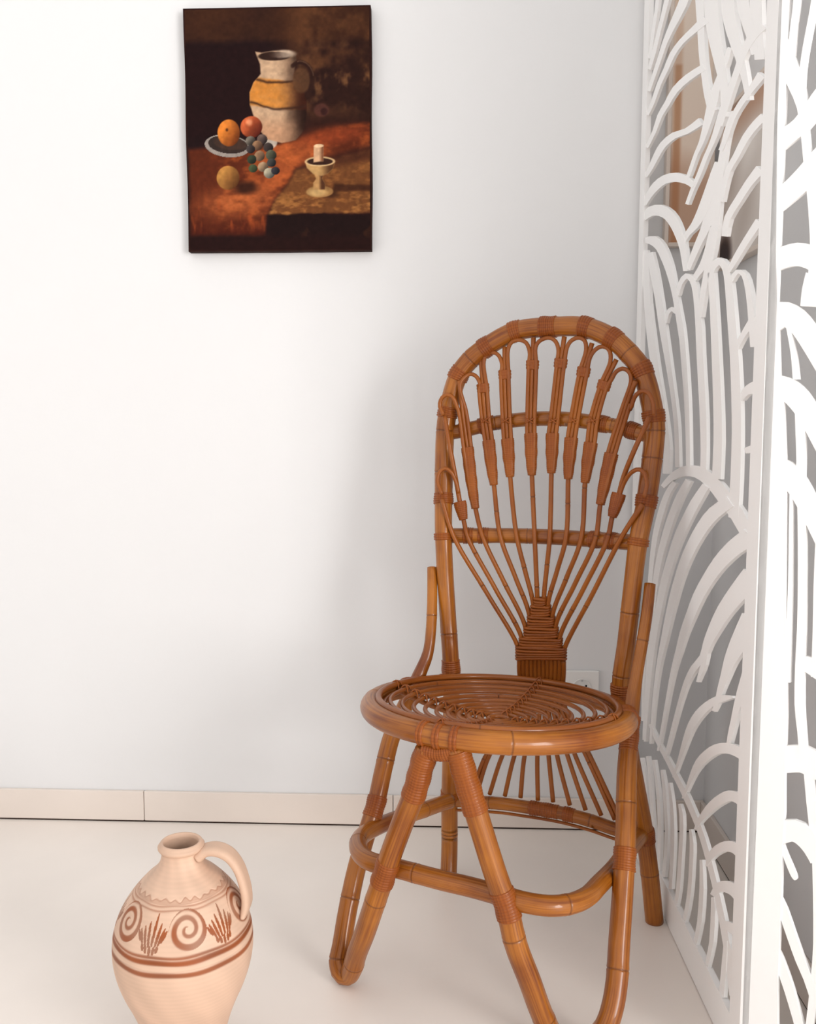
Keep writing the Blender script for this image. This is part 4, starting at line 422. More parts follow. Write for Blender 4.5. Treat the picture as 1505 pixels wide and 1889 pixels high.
struct('floor', box_mesh('floor', -2.35, 3.4, -2.75, WALL_Y + .2, -0.1, 0.0), M['floor'])
struct('wall_back', box_mesh('wall_back', -2.35, WALL_X + .15, WALL_Y, WALL_Y + .15, 0.0, 2.7), M['wall'])
struct('wall_right', box_mesh('wall_right', WALL_X, WALL_X + .15, 1.25, WALL_Y, 0.0, 2.7), M['wall'])
struct('wall_return', box_mesh('wall_return', WALL_X + .15, 3.4, 1.25, 1.40, 0.0, 2.7), M['wall'])

struct('wall_left_unseen', box_mesh('wall_left_unseen', -2.35, -2.2, -2.6, WALL_Y, 0.0, 2.7), M['wall'])  # unseen wall, added to cut the ambient light from the left
struct('wall_front_unseen', box_mesh('wall_front_unseen', -2.35, 3.4, -2.75, -2.6, 0.0, 2.7), M['wall'])  # unseen wall behind the camera, added to block ambient light from there

def skirting(name, along_x, a0, a1, fixed, first, step):
    """a row of skirting tiles, 2 mm joints, over a dark mastic gap"""
    root = empty(name); root['kind'] = 'structure'
    cuts = [a0] + [c for c in np.arange(first - 10 * step, a1, step) if a0 + .02 < c < a1 - .02] + [a1]
    for c0, c1 in zip(cuts[:-1], cuts[1:]):
        lo, hi = c0 + .0008, c1 - .0008
        if along_x: me = box_mesh('skirting_tile', lo, hi, fixed - .010, fixed - .0005, .0035, .076, .0012, 1)
        else: me = box_mesh('skirting_tile', fixed - .010, fixed - .0005, lo, hi, .0035, .076, .0012, 1)
        link('skirting_tile', me, M['skirting'], root)
    if along_x: me = box_mesh('mastic_gap', a0, a1, fixed - .0085, fixed - .0005, .0003, .0034)
    else: me = box_mesh('mastic_gap', fixed - .0085, fixed - .0005, a0, a1, .0003, .0034)
    link('mastic_gap', me, M['gap'], root)
    return root
skirting('baseboard_back', True, -2.199, WALL_X - .0005, WALL_Y, -.7297, .60)
skirting('baseboard_right', False, 1.255, WALL_Y - .011, WALL_X, 1.60, .60)

# ---------------------------------------------------------------- the cane chair
cx_, cy_, cth = CHAIR_POS
chair = empty('cane_chair', (cx_, cy_, 0), cth)
prop(chair, 'varnished cane chair with tall arched fan back and round coiled seat', 'chair')

arch = Path(ARCH)
def arch_r(s):
    z = arch.at(s)[0][2]
    return float(np.interp(z, [0, .45, .70, .85, 1.0, 1.14], [.0175, .0165, .0165, .0182, .0188, .0188]))
arch_nodes = [arch.near(q) for q in ARCH_KNOTS[2:]] + [arch.near(q) for q in
              [(-.204, -.012, .09), (.208, -.008, .105), (-.19, -.04, .30), (.19, -.07, .62), (-.155, -.027, 1.083), (.155, -.026, 1.085), (.012, -.012, 1.142), (-.197, -.05, .86)]]
back_frame = cane('back_frame', arch, arch_r, M['cane'], chair, nodes=arch_nodes, seg=22)
arch_wrap_s = [arch.near(q) for q in ARCH_WRAPS]
for k, s in enumerate(arch_wrap_s):
    w = .0115 if k != 5 else .016
    rr = arch_r(s) + .0006
    sleeve('binding', arch.sub(s - w, s + w, 12), rr, M['bind'], back_frame, pitch=.0042, seg=22, amp=.0016)
for q in ARCH_KNOTS[:2]:
    s = arch.near(q)
    sleeve('binding', arch.sub(s - .007, s + .007, 8), arch_r(s) + .0006, M['bind'], back_frame, pitch=.0045, seg=22, amp=.0016)
for q in ((-.204, -.01, .177), (.204, -.01, .180), (-.170, -.084, .475), (.170, -.084, .478)):
    s = arch.near(q)
    sleeve('binding', arch.sub(s - .014, s + .014, 10), arch_r(s) + .0008, M['bind'], back_frame, pitch=.0042, seg=22, amp=.0016)

bar_up = Path(BAR_UP); bar_low = Path(BAR_LOW)
b1 = cane('crossbar', bar_up, .0142, M['cane'], chair, nodes=[.10, .255, .335])
b2 = cane('crossbar', bar_low, .0148, M['cane'], chair, nodes=[.085, .165, .30])
for b, pth, spots in ((b1, bar_up, (.035, .075, .315, .375)), (b2, bar_low, (.045, .075, .30, .335))):
    for s in spots:
        sleeve('binding', pth.sub(s - .011, s + .011, 8), .0150, M['bind'], b, pitch=.0045, seg=18, amp=.0015)

# fan rods
for i, pts in enumerate(RODS):
    pth = Path(pts)
    nd = [pth.L * t for t in ((.33, .52) if i % 2 else (.27, .47, .86))]
    rod = cane('fan_rod', pth, .0046, M['rod'], chair, nodes=nd, seg=10, ds=.01, groove=.18)
    if 1 <= i <= 10:
        bp = Path(ROD_BIND[i - 1])
        P = bp.sub(0, bp.L, 16)
        sleeve('binding', P + np.array([0, -.0005, 0]), [.0125, .0125, .0118, .0100, .0075], M['bind'], rod, pitch=.0036, seg=16, amp=.0009, aspect=[.56, .56, .60, .68, .82])
    if 3 <= i <= 8:
        q0, q1 = [np.array(q) for q in ROD_RING[i - 3]]
        d = (q1 - q0) / np.linalg.norm(q1 - q0)
        P = [q0 - d * .009, q0, q0 + d * .009]
        sleeve('binding', P, .0122, M['bind'], rod, pitch=.0060, seg=16, amp=.0009, aspect=.56)
        # crossed lashing where the bundle passes the upper crossbar
        V = []
        for sgn in (-1, 1):
            sd = np.cross(d, [0, -1, 0]); sd /= np.linalg.norm(sd)
            a_ = q1 + sd * .0125 * sgn - d * .0085 + np.array([0, .006, 0]); c_ = q1 - sd * .0125 * sgn + d * .0085 + np.array([0, .006, 0])
            m_ = q1 + np.array([0, -.0072, 0])
            link('lashing', tube_mesh('lashing', Path([a_, q1 + sd * .0085 * sgn - d * .005 + np.array([0, -.0055, 0]), m_, q1 - sd * .0085 * sgn + d * .005 + np.array([0, -.0055, 0]), c_]).P, .0016, seg=8), M['bind'], rod)
for pts in HAIRPINS:
    cane('hairpin_loop', Path(pts), .0040, M['rod'], chair, seg=10, ds=.006)

# stepped weave gathering the rods at the foot of the fan
for k, (a, b, c, d) in enumerate(WEAVE):
    a, b, c, d = map(np.array, (a, b, c, d))
    n = max(3, int(round(np.linalg.norm(a - d) / .0052)))
    for j in range(n):
        t = (j + .5) / n
        l = a + (d - a) * t; r = b + (c - b) * t
        ax = (r - l); hw = np.linalg.norm(ax) / 2; ax /= np.linalg.norm(ax)
        m_ = (l + r) / 2; nrm = np.array([0, 1.0, 0])
        dep = .0078 if k < 5 else .0084
        loop = []
        for an in np.linspace(0, 2 * np.pi, 28, endpoint=False):
            ca, sa = math.cos(an), math.sin(an)
            loop.append(m_ + ax * hw * np.sign(ca) * abs(ca) ** .35 + nrm * dep * np.sign(sa) * abs(sa) ** .6 + np.array([0, 0, .0012 * math.sin(an * 2 + j)]))
        P = np.array(loop + [loop[0]])
        T = tube_mesh('weave_strand', P, .0030, seg=8, closed=True, tone=np.full(len(P), .92 - .12 * ((j * 7 + k) % 3)))
        link('weave_strand', T, M['bind'], chair)

# seat
SA, SB_, SV, SZ, SSL = .2166, .2363, .2638, .467, .1072
def seat_ring(f, da=0.0, dz=0.0, dish=0.0, n=64, wob=0.0):
    t = np.linspace(0, 2 * np.pi, n, endpoint=False)
    u = (SA - da) * f * np.cos(t); v = SV + (SB_ - da) * f * np.sin(t) + wob
    z = SZ + SSL * (v - SV) + dz - dish
    return np.stack([u, -v, z], 1)
rim = Path(seat_ring(1.0), closed=True)
rim_o = cane('seat_rim', rim, .0175, M['cane'], chair, nodes=[rim.near(q) for q in ((.10, -.475, .49), (-.20, -.33, .474), (-.05, -.035, .44), (.21, -.22, .46))], seg=22)
s = rim.near((-.004, -.50, .492))
for ds in (-.026, .0, .026):
    sleeve('binding', rim.sub(s + ds - .006, s + ds + .006, 8), .0182, M['bind'], rim_o, pitch=.006, seg=22, amp=.0016)
for q, w in (((.205, -.19, .458), .022), ((-.205, -.19, .458), .018), ((.165, -.112, .45), .014), ((-.165, -.112, .45), .014)):
    s = rim.near(q)
    sleeve('binding', rim.sub(s - w, s + w, 12), .0183, M['bind'], rim_o, pitch=.0045, seg=22, amp=.0016)
FR = [1.0, .905, .805, .71, .615, .52, .425, .335, .25, .165, .085]
dish = lambda f: .034 * (1 - f * f)
for k, f in enumerate(FR):
    rg = Path(seat_ring(f, .014, .0165, dish(f), n=48), closed=True)
    cane('seat_coil', rg, .0058 if k == 0 else .0040, M['coil'], chair, nodes=[rg.L * ((.37 * k + .21) % 1)], seg=10, ds=.009)
rg = Path(seat_ring(.955, .014, .0075, dish(.955), n=48), closed=True)
cane('seat_coil', rg, .0045, M['coil'], chair, seg=10, ds=.009)
for an in (-90.0, 182.0, 92.0, 4.0):
    ca, sa = math.cos(math.radians(an)), math.sin(math.radians(an))
    pts = []
    for f in np.linspace(.03, 1.0, 9):
        u = (SA - .014) * f * ca; v = SV + (SB_ - .014) * f * sa
        pts.append((u, -v, SZ + SSL * (v - SV) + .0165 - dish(f) - .0098))
    rib = cane('seat_rib', Path(pts), .0045, M['coil'], chair, seg=10, ds=.01)
    for f in FR[:-1]:
        u = (SA - .014) * f * ca; v = SV + (SB_ - .014) * f * sa
        q = np.array([u, -v, SZ + SSL * (v - SV) + .0165 - dish(f)])
        rad = np.array([ca, -sa, 0.0]); tan = np.array([sa, ca, 0.0])
        for sg in (-1, 1):
            P = [q + rad * .010 + tan * .008 * sg + np.array([0, 0, -.007]), q + rad * .0045 + tan * .004 * sg + np.array([0, 0, .0052]), q + np.array([0, 0, .0072]),
                 q - rad * .0045 - tan * .004 * sg + np.array([0, 0, .0052]), q - rad * .010 - tan * .008 * sg + np.array([0, 0, -.007])]
            link('lashing', tube_mesh('lashing', Path(P, n=4).P, .0014, seg=6), M['bind'], rib)

# bent legs: one pole each side, from the stub beside the back down to the floor loop and up to the seat front
for pts, sg in ((LEG_L, -1), (LEG_R, 1)):
    pth = Path(pts)
    zz = pth.P[:, 2]; low = float(pth.s[np.argmin(zz)])
    leg_r = lambda s: float(np.interp(s, [0, .16, .26, .34, pth.L], [.0100, .0105, .0150, .0168, .0178]))
    sz1 = lambda z: float(pth.s[np.argmin(np.where(pth.s < low, np.abs(zz - z), 9))])
    sz2 = lambda z: float(pth.s[np.argmin(np.where(pth.s > low, np.abs(zz - z), 9))])
    nodes = [sz1(.33), sz1(.12), sz1(.035), sz2(.20), sz2(.055), sz1(.58)]
    leg = cane('leg', pth, leg_r, M['cane'], chair, nodes=nodes, seg=20)
    for s0, s1, pit in ((sz1(.275), sz1(.240), .0042), (sz1(.455), sz1(.405) if sg > 0 else sz1(.44), .0042), (sz2(.228), sz2(.272), .0046), (sz2(.385), pth.L - .004, .0046)):
        mid = (s0 + s1) / 2
        sleeve('binding', pth.sub(min(s0, s1), max(s0, s1), 14), leg_r(mid) + .0006, M['bind'], leg, pitch=pit, seg=20, amp=.0010)

# wrapped knot tying the two front leg tops together under the rim
ka, kb = np.array(LEG_L[-1]), np.array(LEG_R[-1])
sleeve('front_knot', [ka + (kb - ka) * q + np.array([0, -.004, -.002 - .004 * math.sin(math.pi * q)]) for q in np.linspace(-.12, 1.12, 14)], .0125, M['bind'], chair, pitch=.0045, seg=16)

# hoop stretcher round the legs, rear bar under the fan
ring = Path(RING)
cane('stretcher', ring, .0152, M['cane'], chair, nodes=[ring.near(q) for q in ((-.20, -.14, .20), (-.205, -.40, .24), (-.06, -.50, .255), (.10, -.485, .253), (.16, -.44, .246))], seg=20)
rear = Path(REAR_BAR)
rb = cane('rear_stretcher', rear, .0128, M['cane'], chair, nodes=[.09, .30], seg=18)
sleeve('binding', rear.sub(.175, .235, 20), .0132, M['bind'], rb, pitch=.005, seg=18, amp=.0015)
sleeve('binding', rear.sub(.245, .268, 10), .0132, M['bind'], rb, pitch=.005, seg=18, amp=.0015)
cane('tie_rod', Path(np.array(REAR_BAR) + np.array([0, -.004, -.018])), .0032, M['rod'], chair, seg=8)

# ---------------------------------------------------------------- folding leaf-cut screen
def slab(name, poly2, P0, d, thick, mat, parent, bevel=0.0):
    """flat cut-out: outline in (distance along the panel, height), given a real thickness"""
    n = np.array([-d[1], d[0]])          # to the room side or away: thickness goes behind the face
    if n[0] < 0: n = -n
    V = []
    for off in (0.0, thick):
        for s, z in poly2:
            V.append((P0[0] + d[0] * s + n[0] * off, P0[1] + d[1] * s + n[1] * off, z))
    k = len(poly2)
    F = [tuple(range(k)), tuple(range(2 * k - 1, k - 1, -1))]
    for i in range(k):
        j = (i + 1) % k
        F.append((i, i + k, j + k, j))
    me = mesh(name, V, F, smooth=False)
    bm = bmesh.new(); bm.from_mesh(me); bmesh.ops.recalc_face_normals(bm, faces=bm.faces); bm.to_mesh(me); bm.free()
    return link(name, me, mat, parent)

def blade_mesh(name, rows, P0, d, off0, thick, mat, parent):
    n = np.array([-d[1], d[0]])
    if n[0] < 0: n = -n
    V = []; F = []
    for (s0, z0, s1, z1) in rows:
        for off in (off0, off0 + thick):
            V.append((P0[0] + d[0] * s0 + n[0] * off, P0[1] + d[1] * s0 + n[1] * off, z0))
            V.append((P0[0] + d[0] * s1 + n[0] * off, P0[1] + d[1] * s1 + n[1] * off, z1))
    for i in range(len(rows) - 1):
        a, b = 4 * i, 4 * (i + 1)
        F += [(a, a + 1, b + 1, b), (a + 2, b + 2, b + 3, a + 3), (a, b, b + 2, a + 2), (a + 1, a + 3, b + 3, b + 1)]
    e = 4 * (len(rows) - 1)
    F += [(0, 2, 3, 1), (e, e + 1, e + 3, e + 2)]
    me = mesh(name, V, F, smooth=False)
    bm = bmesh.new(); bm.from_mesh(me); bmesh.ops.recalc_face_normals(bm, faces=bm.faces); bm.to_mesh(me); bm.free()
    return link(name, me, mat, parent)

HS = 2.0
def rect(s0, s1, z0, z1): return [(s0, z0), (s1, z0), (s1, z1), (s0, z1)]
screen_o = empty('folding_screen', (PANEL_A[0], PANEL_A[1], 0))
prop(screen_o, 'white folding screen of cut-out curving leaf blades beside the chair', 'screen')
def panel(pd, blades, stile, extra=None, th=.010):
    P0 = np.array(pd[:2]) - np.array(PANEL_A[:2]); d = np.array(pd[2:4]); L = pd[4]
    root = slab('panel_rail', rect(0.0, L, .002, .070), P0, d, th, M['screen'], screen_o)
    slab('panel_rail', rect(0.0, L, HS - .06, HS), P0, d, th, M['screen'], screen_o)
    slab('panel_stile', rect(0.0, stile[0], .070, HS - .06), P0, d, th, M['screen'], screen_o)
    slab('panel_stile', rect(L - stile[1], L, .070, HS - .06), P0, d, th, M['screen'], screen_o)
    for i, rows in enumerate(blades):
        blade_mesh('leaf_blade', rows, P0, d, .0012 + .00011 * (i % 19), th - .0040, M['screen'], screen_o)
    return P0, d
def reach_top(rows, lim, smax):
    """blades that run up towards the top rail are carried on until they meet it"""
    rows = [tuple(q) for q in rows]
    for rev in (False, True):
        R = rows[::-1] if rev else rows
        e = R[-1]; zc = (e[1] + e[3]) / 2; sc = (e[0] + e[2]) / 2
        if zc > lim(sc) and zc < HS - .07:
            p = R[-2]; ds = (sc - (p[0] + p[2]) / 2) / max(.01, zc - (p[1] + p[3]) / 2)
            ds = max(-.25, min(.25, ds)); hw = max(.010, min(.020, math.hypot(e[0] - e[2], e[1] - e[3]) / 2)) * (1 if e[0] >= e[2] else -1)
            add = []
            for q in np.linspace(.2, 1, 6):
                z = zc + (HS - .055 - zc) * q; s_ = min(smax, max(.03, sc + ds * (z - zc) * (1 - .5 * q)))
                add.append((s_ + hw, z, s_ - hw, z))
            R = R + add
        rows = R[::-1] if rev else R
    return rows
BLADES_A = [reach_top(r_, lambda s: 1.90 - .44 * s, .79) for r_ in BLADES_A]
BLADES_B = [reach_top(r_, lambda s: 1.52, .44) for r_ in BLADES_B]
panel(PANEL_A, BLADES_A, (.046, .046))
# the second panel carries the same pattern; beyond the traced strip it repeats the first panel's blades
more = []
for rows in BLADES_A:
    r2 = [(.105 + s0 * .42, z0, .105 + s1 * .42, z1) for (s0, z0, s1, z1) in rows]
    r2 = [q for q in r2 if min(q[0], q[2]) > .128]
    if len(r2) > 2: more.append(r2)
PB, dB = panel(PANEL_B, BLADES_B + more, (.013, .046))
slab('panel_stile', rect(.114, .134, .07, HS - .06), PB, dB, .009, M['screen'], screen_o)
slab('panel_stile', [(.004, .07), (STEM_B[-1][0], .07)] + [(s, z) for s, z in reversed(STEM_B) if .07 < z < 1.9] + [(.013, 1.6), (.004, 1.6)], PB, dB, .008, M['screen'], screen_o)

# ---------------------------------------------------------------- still-life canvas
PX0, PX1, PZ0, PZ1 = -.5855, -.1745, 1.3385, 1.8575
def still_life(nx, nz):
    """paints the canvas: x 0..1345, y 0..1755 (downwards)"""
    X, Y = np.meshgrid(np.linspace(0, 1345, nx), np.linspace(0, 1755, nz))
    def fbm(sx, sy, oct=4, seed=0):
        g = np.random.default_rng(seed); out = np.zeros_like(X); amp = 1.; tot = 0
        for o in range(oct):
            kx, ky = max(2, int(1345 / sx * 2 ** o)), max(2, int(1755 / sy * 2 ** o))
            G = g.random((ky + 2, kx + 2))
            fx = X / 1345 * kx; fy = Y / 1755 * ky
            ix = np.floor(fx).astype(int); iy = np.floor(fy).astype(int); tx = fx - ix; ty = fy - iy
            tx = tx * tx * (3 - 2 * tx); ty = ty * ty * (3 - 2 * ty)
            out += amp * ((G[iy, ix] * (1 - tx) + G[iy, ix + 1] * tx) * (1 - ty) + (G[iy + 1, ix] * (1 - tx) + G[iy + 1, ix + 1] * tx) * ty)
            tot += amp; amp *= .55
        return out / tot
    n1 = fbm(260, 260, 5, 1); n2 = fbm(90, 120, 4, 2); n3 = fbm(60, 30, 3, 3); n4 = fbm(45, 160, 3, 4)
    wx = (n2 - .5) * 26; wy = (fbm(90, 90, 3, 9) - .5) * 26
    Xw, Yw = X + wx, Y + wy
    img = np.zeros(X.shape + (3,))
    def mixc(c, m):
        nonlocal img
        c = np.array(c, float)
        img = img * (1 - m[..., None]) + c * m[..., None]
    def sm(a, b, v): 
        t = np.clip((v - a) / (b - a), 0, 1); return t * t * (3 - 2 * t)
    def poly(pts, soft=5, jitter=1.0):
        px = X + wx * .25 * jitter; py = Y + wy * .25 * jitter
        pts = np.array(pts, float); inside = np.zeros(X.shape, bool); dist = np.full(X.shape, 1e9)
        for i in range(len(pts)):
            x0, y0 = pts[i]; x1, y1 = pts[(i + 1) % len(pts)]
            c = ((y0 > py) != (y1 > py)) & (px < (x1 - x0) * (py - y0) / (y1 - y0 + 1e-9) + x0)
            inside ^= c
            L2 = (x1 - x0) ** 2 + (y1 - y0) ** 2 + 1e-9
            t = np.clip(((px - x0) * (x1 - x0) + (py - y0) * (y1 - y0)) / L2, 0, 1)
            dist = np.minimum(dist, np.hypot(px - x0 - t * (x1 - x0), py - y0 - t * (y1 - y0)))
        return sm(-soft, soft, np.where(inside, dist, -dist))
    def ell(cx, cy, rx, ry, soft=.06, rot=0.):
        c, s = math.cos(rot), math.sin(rot)
        dx, dy = X + wx * .2 - cx, Y + wy * .2 - cy
        q = np.hypot((dx * c + dy * s) / rx, (-dx * s + dy * c) / ry)
        return 1 - sm(1 - soft, 1 + soft, q)
    # ground
    img[:] = (46, 26, 21)
    mixc((34, 19, 20), 1 - sm(560, 760, Xw) + 0 * X)
    mixc((74, 44, 26), (1 - sm(200, 270, Yw)) * (.35 + .6 * n1))
    mixc((98, 62, 38), sm(640, 1000, Xw) * (1 - sm(640, 860, Yw)) * sm(.38, .68, n1) * .95)
    mixc((128, 88, 56), sm(720, 1000, Xw) * (1 - sm(560, 800, Yw)) * sm(.52, .78, n2) * sm(160, 420, Yw) * .75)
    mixc((58, 30, 22), sm(780, 860, Yw) * sm(760, 980, Xw) * .8)
    mixc((36, 18, 18), (1 - sm(520, 620, Xw)) * sm(240, 300, Yw) * (1 - sm(880, 980, Yw)) * .8)
    # cloth and table top
    cloth = poly([(10, 1010), (230, 990), (520, 1010), (760, 960), (1010, 870), (1345, 830), (1345, 1000), (1000, 1090), (800, 1150), (740, 1260), (640, 1380), (585, 1500), (560, 1640), (20, 1640)], 24)
    mixc((92, 42, 24), cloth)
    mixc((150, 76, 38), cloth * sm(.42, .70, n2 * .5 + n3 * .5) * sm(120, 420, Xw) * .85)
    mixc((184, 98, 52), cloth * ell(760, 1040, 230, 120, .7) * (.45 + .55 * n3))
    mixc((178, 94, 50), cloth * ell(620, 1240, 190, 60, .7, -.5) * (.5 + .5 * n3))
    mixc((180, 100, 56), cloth * ell(380, 1390, 260, 100, .8, -.1) * (.35 + .75 * n3))
    mixc((146, 66, 36), ell(1060, 920, 210, 55, .9, -.15) * .75)
    mixc((74, 30, 20), cloth * sm(1480, 1660, Y + 160 * (n4 - .5)) * .85)
    mixc((160, 78, 40), cloth * sm(.58, .80, n4) * sm(1330, 1450, Yw) * (1 - sm(1540, 1650, Yw)) * .7)
    table = poly([(800, 1165), (1010, 1100), (1345, 1020), (1345, 1480), (600, 1490), (640, 1390), (745, 1265)], 16)
    mixc((112, 70, 40), table)
    mixc((178, 126, 72), table * sm(.45, .72, n3 * .6 + n1 * .4) * sm(1290, 1420, Yw) * .95)
    mixc((152, 100, 54), table * sm(.48, .74, n3) * .6)
    mixc((66, 34, 24), poly([(850, 1120), (1345, 990), (1345, 1090), (900, 1180)], 30) * .7)
    mixc((58, 32, 22), poly([(1080, 1270), (1345, 1280), (1345, 1320), (1060, 1330)], 14) * .8)
    mixc((34, 19, 18), sm(1478, 1500, Yw) * sm(560, 600, Xw))
    mixc((40, 20, 18), sm(1600, 1690, Yw) * .9)
    mixc((62, 36, 24), sm(.66, .8, n2) * sm(1500, 1560, Yw) * sm(800, 900, Xw) * .7)
    # plate
    mixc((58, 46, 42), ell(300, 985, 165, 80, .05, .12)); mixc((150, 140, 132), ell(300, 985, 165, 80, .05, .12) - ell(304, 975, 146, 64, .06, .12) > .4)
    mixc((70, 52, 44), ell(320, 968, 120, 46, .1, .12)); mixc((196, 186, 172), ell(620, 960, 46, 50, .15, .4) * .85)
    # big jug
    body = poly([(515, 310), (548, 398), (552, 470), (500, 530), (470, 600), (470, 690), (500, 790), (545, 880), (590, 940), (700, 968), (800, 950), (860, 880), (885, 760), (880, 640), (845, 560), (795, 500), (800, 430), (815, 380), (812, 330), (760, 305), (640, 308), (560, 320)], 6)
    hb = np.clip((X - 480) / 400, 0, 1)
    light = np.array([192, 160, 130]); dark = np.array([44, 26, 20])
    shade = sm(.46, 1.0, hb + .12 * (n2 - .5))
    jc = light * (1 - shade[..., None]) + dark * shade[..., None]
    img = img * (1 - body[..., None]) + jc * body[..., None]
    gl = sm(505, 525, Yw + .12 * (700 - X)) * (1 - sm(690, 712, Yw - .08 * (X - 480)))
    mixc((198, 128, 54), body * gl * (1 - shade) * (.75 + .25 * n3)); mixc((62, 30, 18), body * gl * shade * .85)
    mixc((176, 124, 92), body * sm(720, 900, Yw) * (1 - shade) * .5)
    for yy, k in ((508, 0), (690, 0)):
        yl = yy + .0003 * (X - 660) ** 2 * -1 + (20 if yy < 600 else 30) * sm(480, 660, X)
        mixc((56, 34, 26), body * np.exp(-((Yw - yl) / 9) ** 2) * .8)
    mixc((52, 34, 28), ell(655, 345, 118, 32, .12)); mixc((196, 176, 156), ell(700, 330, 105, 30, .3) * sm(600, 760, X) * .75)
    # handle of the painted jug
    for a0 in np.linspace(0, 1, 44):
        ang = -2.2 + a0 * 3.3
        hx, hy = 838 + 92 * math.cos(ang), 520 + 128 * math.sin(ang)
        mixc((48, 28, 22), ell(hx, hy, 15, 15, .4) * .55)
    for a0 in np.linspace(0, 1, 26):
        ang = -1.75 + a0 * 1.5
        mixc((142, 108, 84), ell(838 + 100 * math.cos(ang), 520 + 136 * math.sin(ang), 5, 5, .5) * .28)
    mixc((96, 66, 44), ell(846, 520, 62, 92, .15) * .75)
    # small pot far right
    mixc((88, 52, 44), ell(990, 735, 55, 48, .2) * .8); mixc((52, 28, 26), ell(1008, 745, 26, 26, .3) * .8)
    # fruit
    def fruit(cx, cy, rx, ry, lit, drk, rot=0.):
        m = ell(cx, cy, rx, ry, .05, rot)
        t = np.clip(((X - cx) / rx * .75 + (Y - cy) / ry * .55) * .62 + .36, 0, 1)[..., None]
        nonlocal img
        c = np.array(lit, float) * (1 - t) + np.array(drk, float) * t
        c = c * (.88 + .26 * n2[..., None])
        img = img * (1 - m[..., None]) + c * m[..., None]
    fruit(478, 850, 80, 78, (196, 100, 60), (66, 22, 16)); mixc((232, 160, 120), ell(462, 815, 22, 24, .6) * .7)
    fruit(312, 890, 82, 98, (208, 126, 54), (92, 44, 20)); mixc((66, 34, 20), ell(300, 868, 10, 12, .5) * .8)
    mixc((44, 24, 18), ell(430, 1290, 90, 46, .6) * .85)
    fruit(300, 1218, 84, 88, (184, 132, 70), (80, 48, 26), .3)
    for cx, cy, r, a, b in ((470, 950, 34, (150, 140, 126), (34, 28, 26)), (556, 940, 36, (128, 106, 96), (30, 24, 26)), (520, 985, 36, (180, 138, 104), (48, 34, 28)), (470, 1010, 30, (90, 80, 78), (28, 24, 26)),
                            (600, 1000, 34, (84, 72, 68), (26, 22, 24)), (535, 1060, 36, (186, 146, 112), (50, 40, 34)), (620, 1055, 36, (104, 104, 84), (34, 34, 28)), (478, 1085, 32, (70, 80, 60), (24, 26, 24)),
                            (560, 1140, 36, (190, 158, 124), (52, 44, 36)), (622, 1110, 30, (84, 84, 80), (26, 26, 30)), (486, 1150, 30, (92, 104, 72), (30, 36, 26)), (605, 1185, 38, (196, 184, 158), (52, 56, 56)), (650, 1170, 28, (70, 66, 70), (24, 22, 26))):
        fruit(cx, cy, r * 1.08, r * 1.02, tuple(v * .84 for v in a), b)
    # candlestick
    mixc((56, 32, 22), ell(1050, 1345, 60, 26, .5) * .7)
    mixc((150, 112, 70), ell(972, 1325, 98, 42, .08)); mixc((205, 170, 116), ell(955, 1330, 70, 28, .5) * .75)
    st = poly([(925, 1180), (1005, 1180), (990, 1230), (1012, 1270), (1010, 1310), (925, 1312), (925, 1262), (945, 1230)], 6)
    mixc((182, 140, 92), st); mixc((84, 52, 34), st * sm(960, 990, X))
    cup = poly([(866, 1105), (1085, 1105), (1068, 1160), (1030, 1195), (985, 1210), (925, 1195), (880, 1150)], 6)
    mixc((186, 148, 98), cup); mixc((92, 60, 38), cup * sm(960, 1060, X))
    mixc((204, 172, 128), ell(975, 1105, 110, 36, .08)); mixc((58, 36, 28), ell(975, 1106, 94, 26, .1))
    cd = poly([(932, 995), (1002, 985), (1000, 1105), (930, 1112)], 5)
    mixc((206, 166, 130), cd); mixc((120, 78, 54), cd * sm(965, 1000, X)); mixc((226, 190, 152), ell(968, 992, 35, 12, .2))
    # brush texture
    img *= (.90 + .20 * fbm(26, 26, 2, 6))[..., None]
    img = 255 * (img / 255) ** 1.08
    return np.clip(img, 0, 255)

def lin(c):
    c = c / 255.0
    return np.where(c <= .04045, c / 12.92, ((c + .055) / 1.055) ** 2.4)

def grid_mesh(name, V, nx, nz, col, flip=False):
    idx = np.arange(nx * nz).reshape(nz, nx)
    q = np.stack([idx[:-1, :-1], idx[:-1, 1:], idx[1:, 1:], idx[1:, :-1]], -1).reshape(-1, 4)
    if flip: q = q[:, ::-1]
    me = bpy.data.meshes.new(name)
    me.vertices.add(len(V)); me.vertices.foreach_set('co', V.astype(np.float32).ravel())
    me.loops.add(q.size); me.loops.foreach_set('vertex_index', q.astype(np.int32).ravel())
    me.polygons.add(len(q)); me.polygons.foreach_set('loop_start', (np.arange(len(q)) * 4).astype(np.int32))
    me.update(calc_edges=True)
    me.polygons.foreach_set('use_smooth', [True] * len(q))
    ca = me.color_attributes.new(name='paint', type='FLOAT_COLOR', domain='POINT')
    rgba = np.concatenate([col.reshape(-1, 3), np.ones((len(V), 1))], 1)
    ca.data.foreach_set('color', rgba.astype(np.float32).ravel())
    me.validate()
    return me

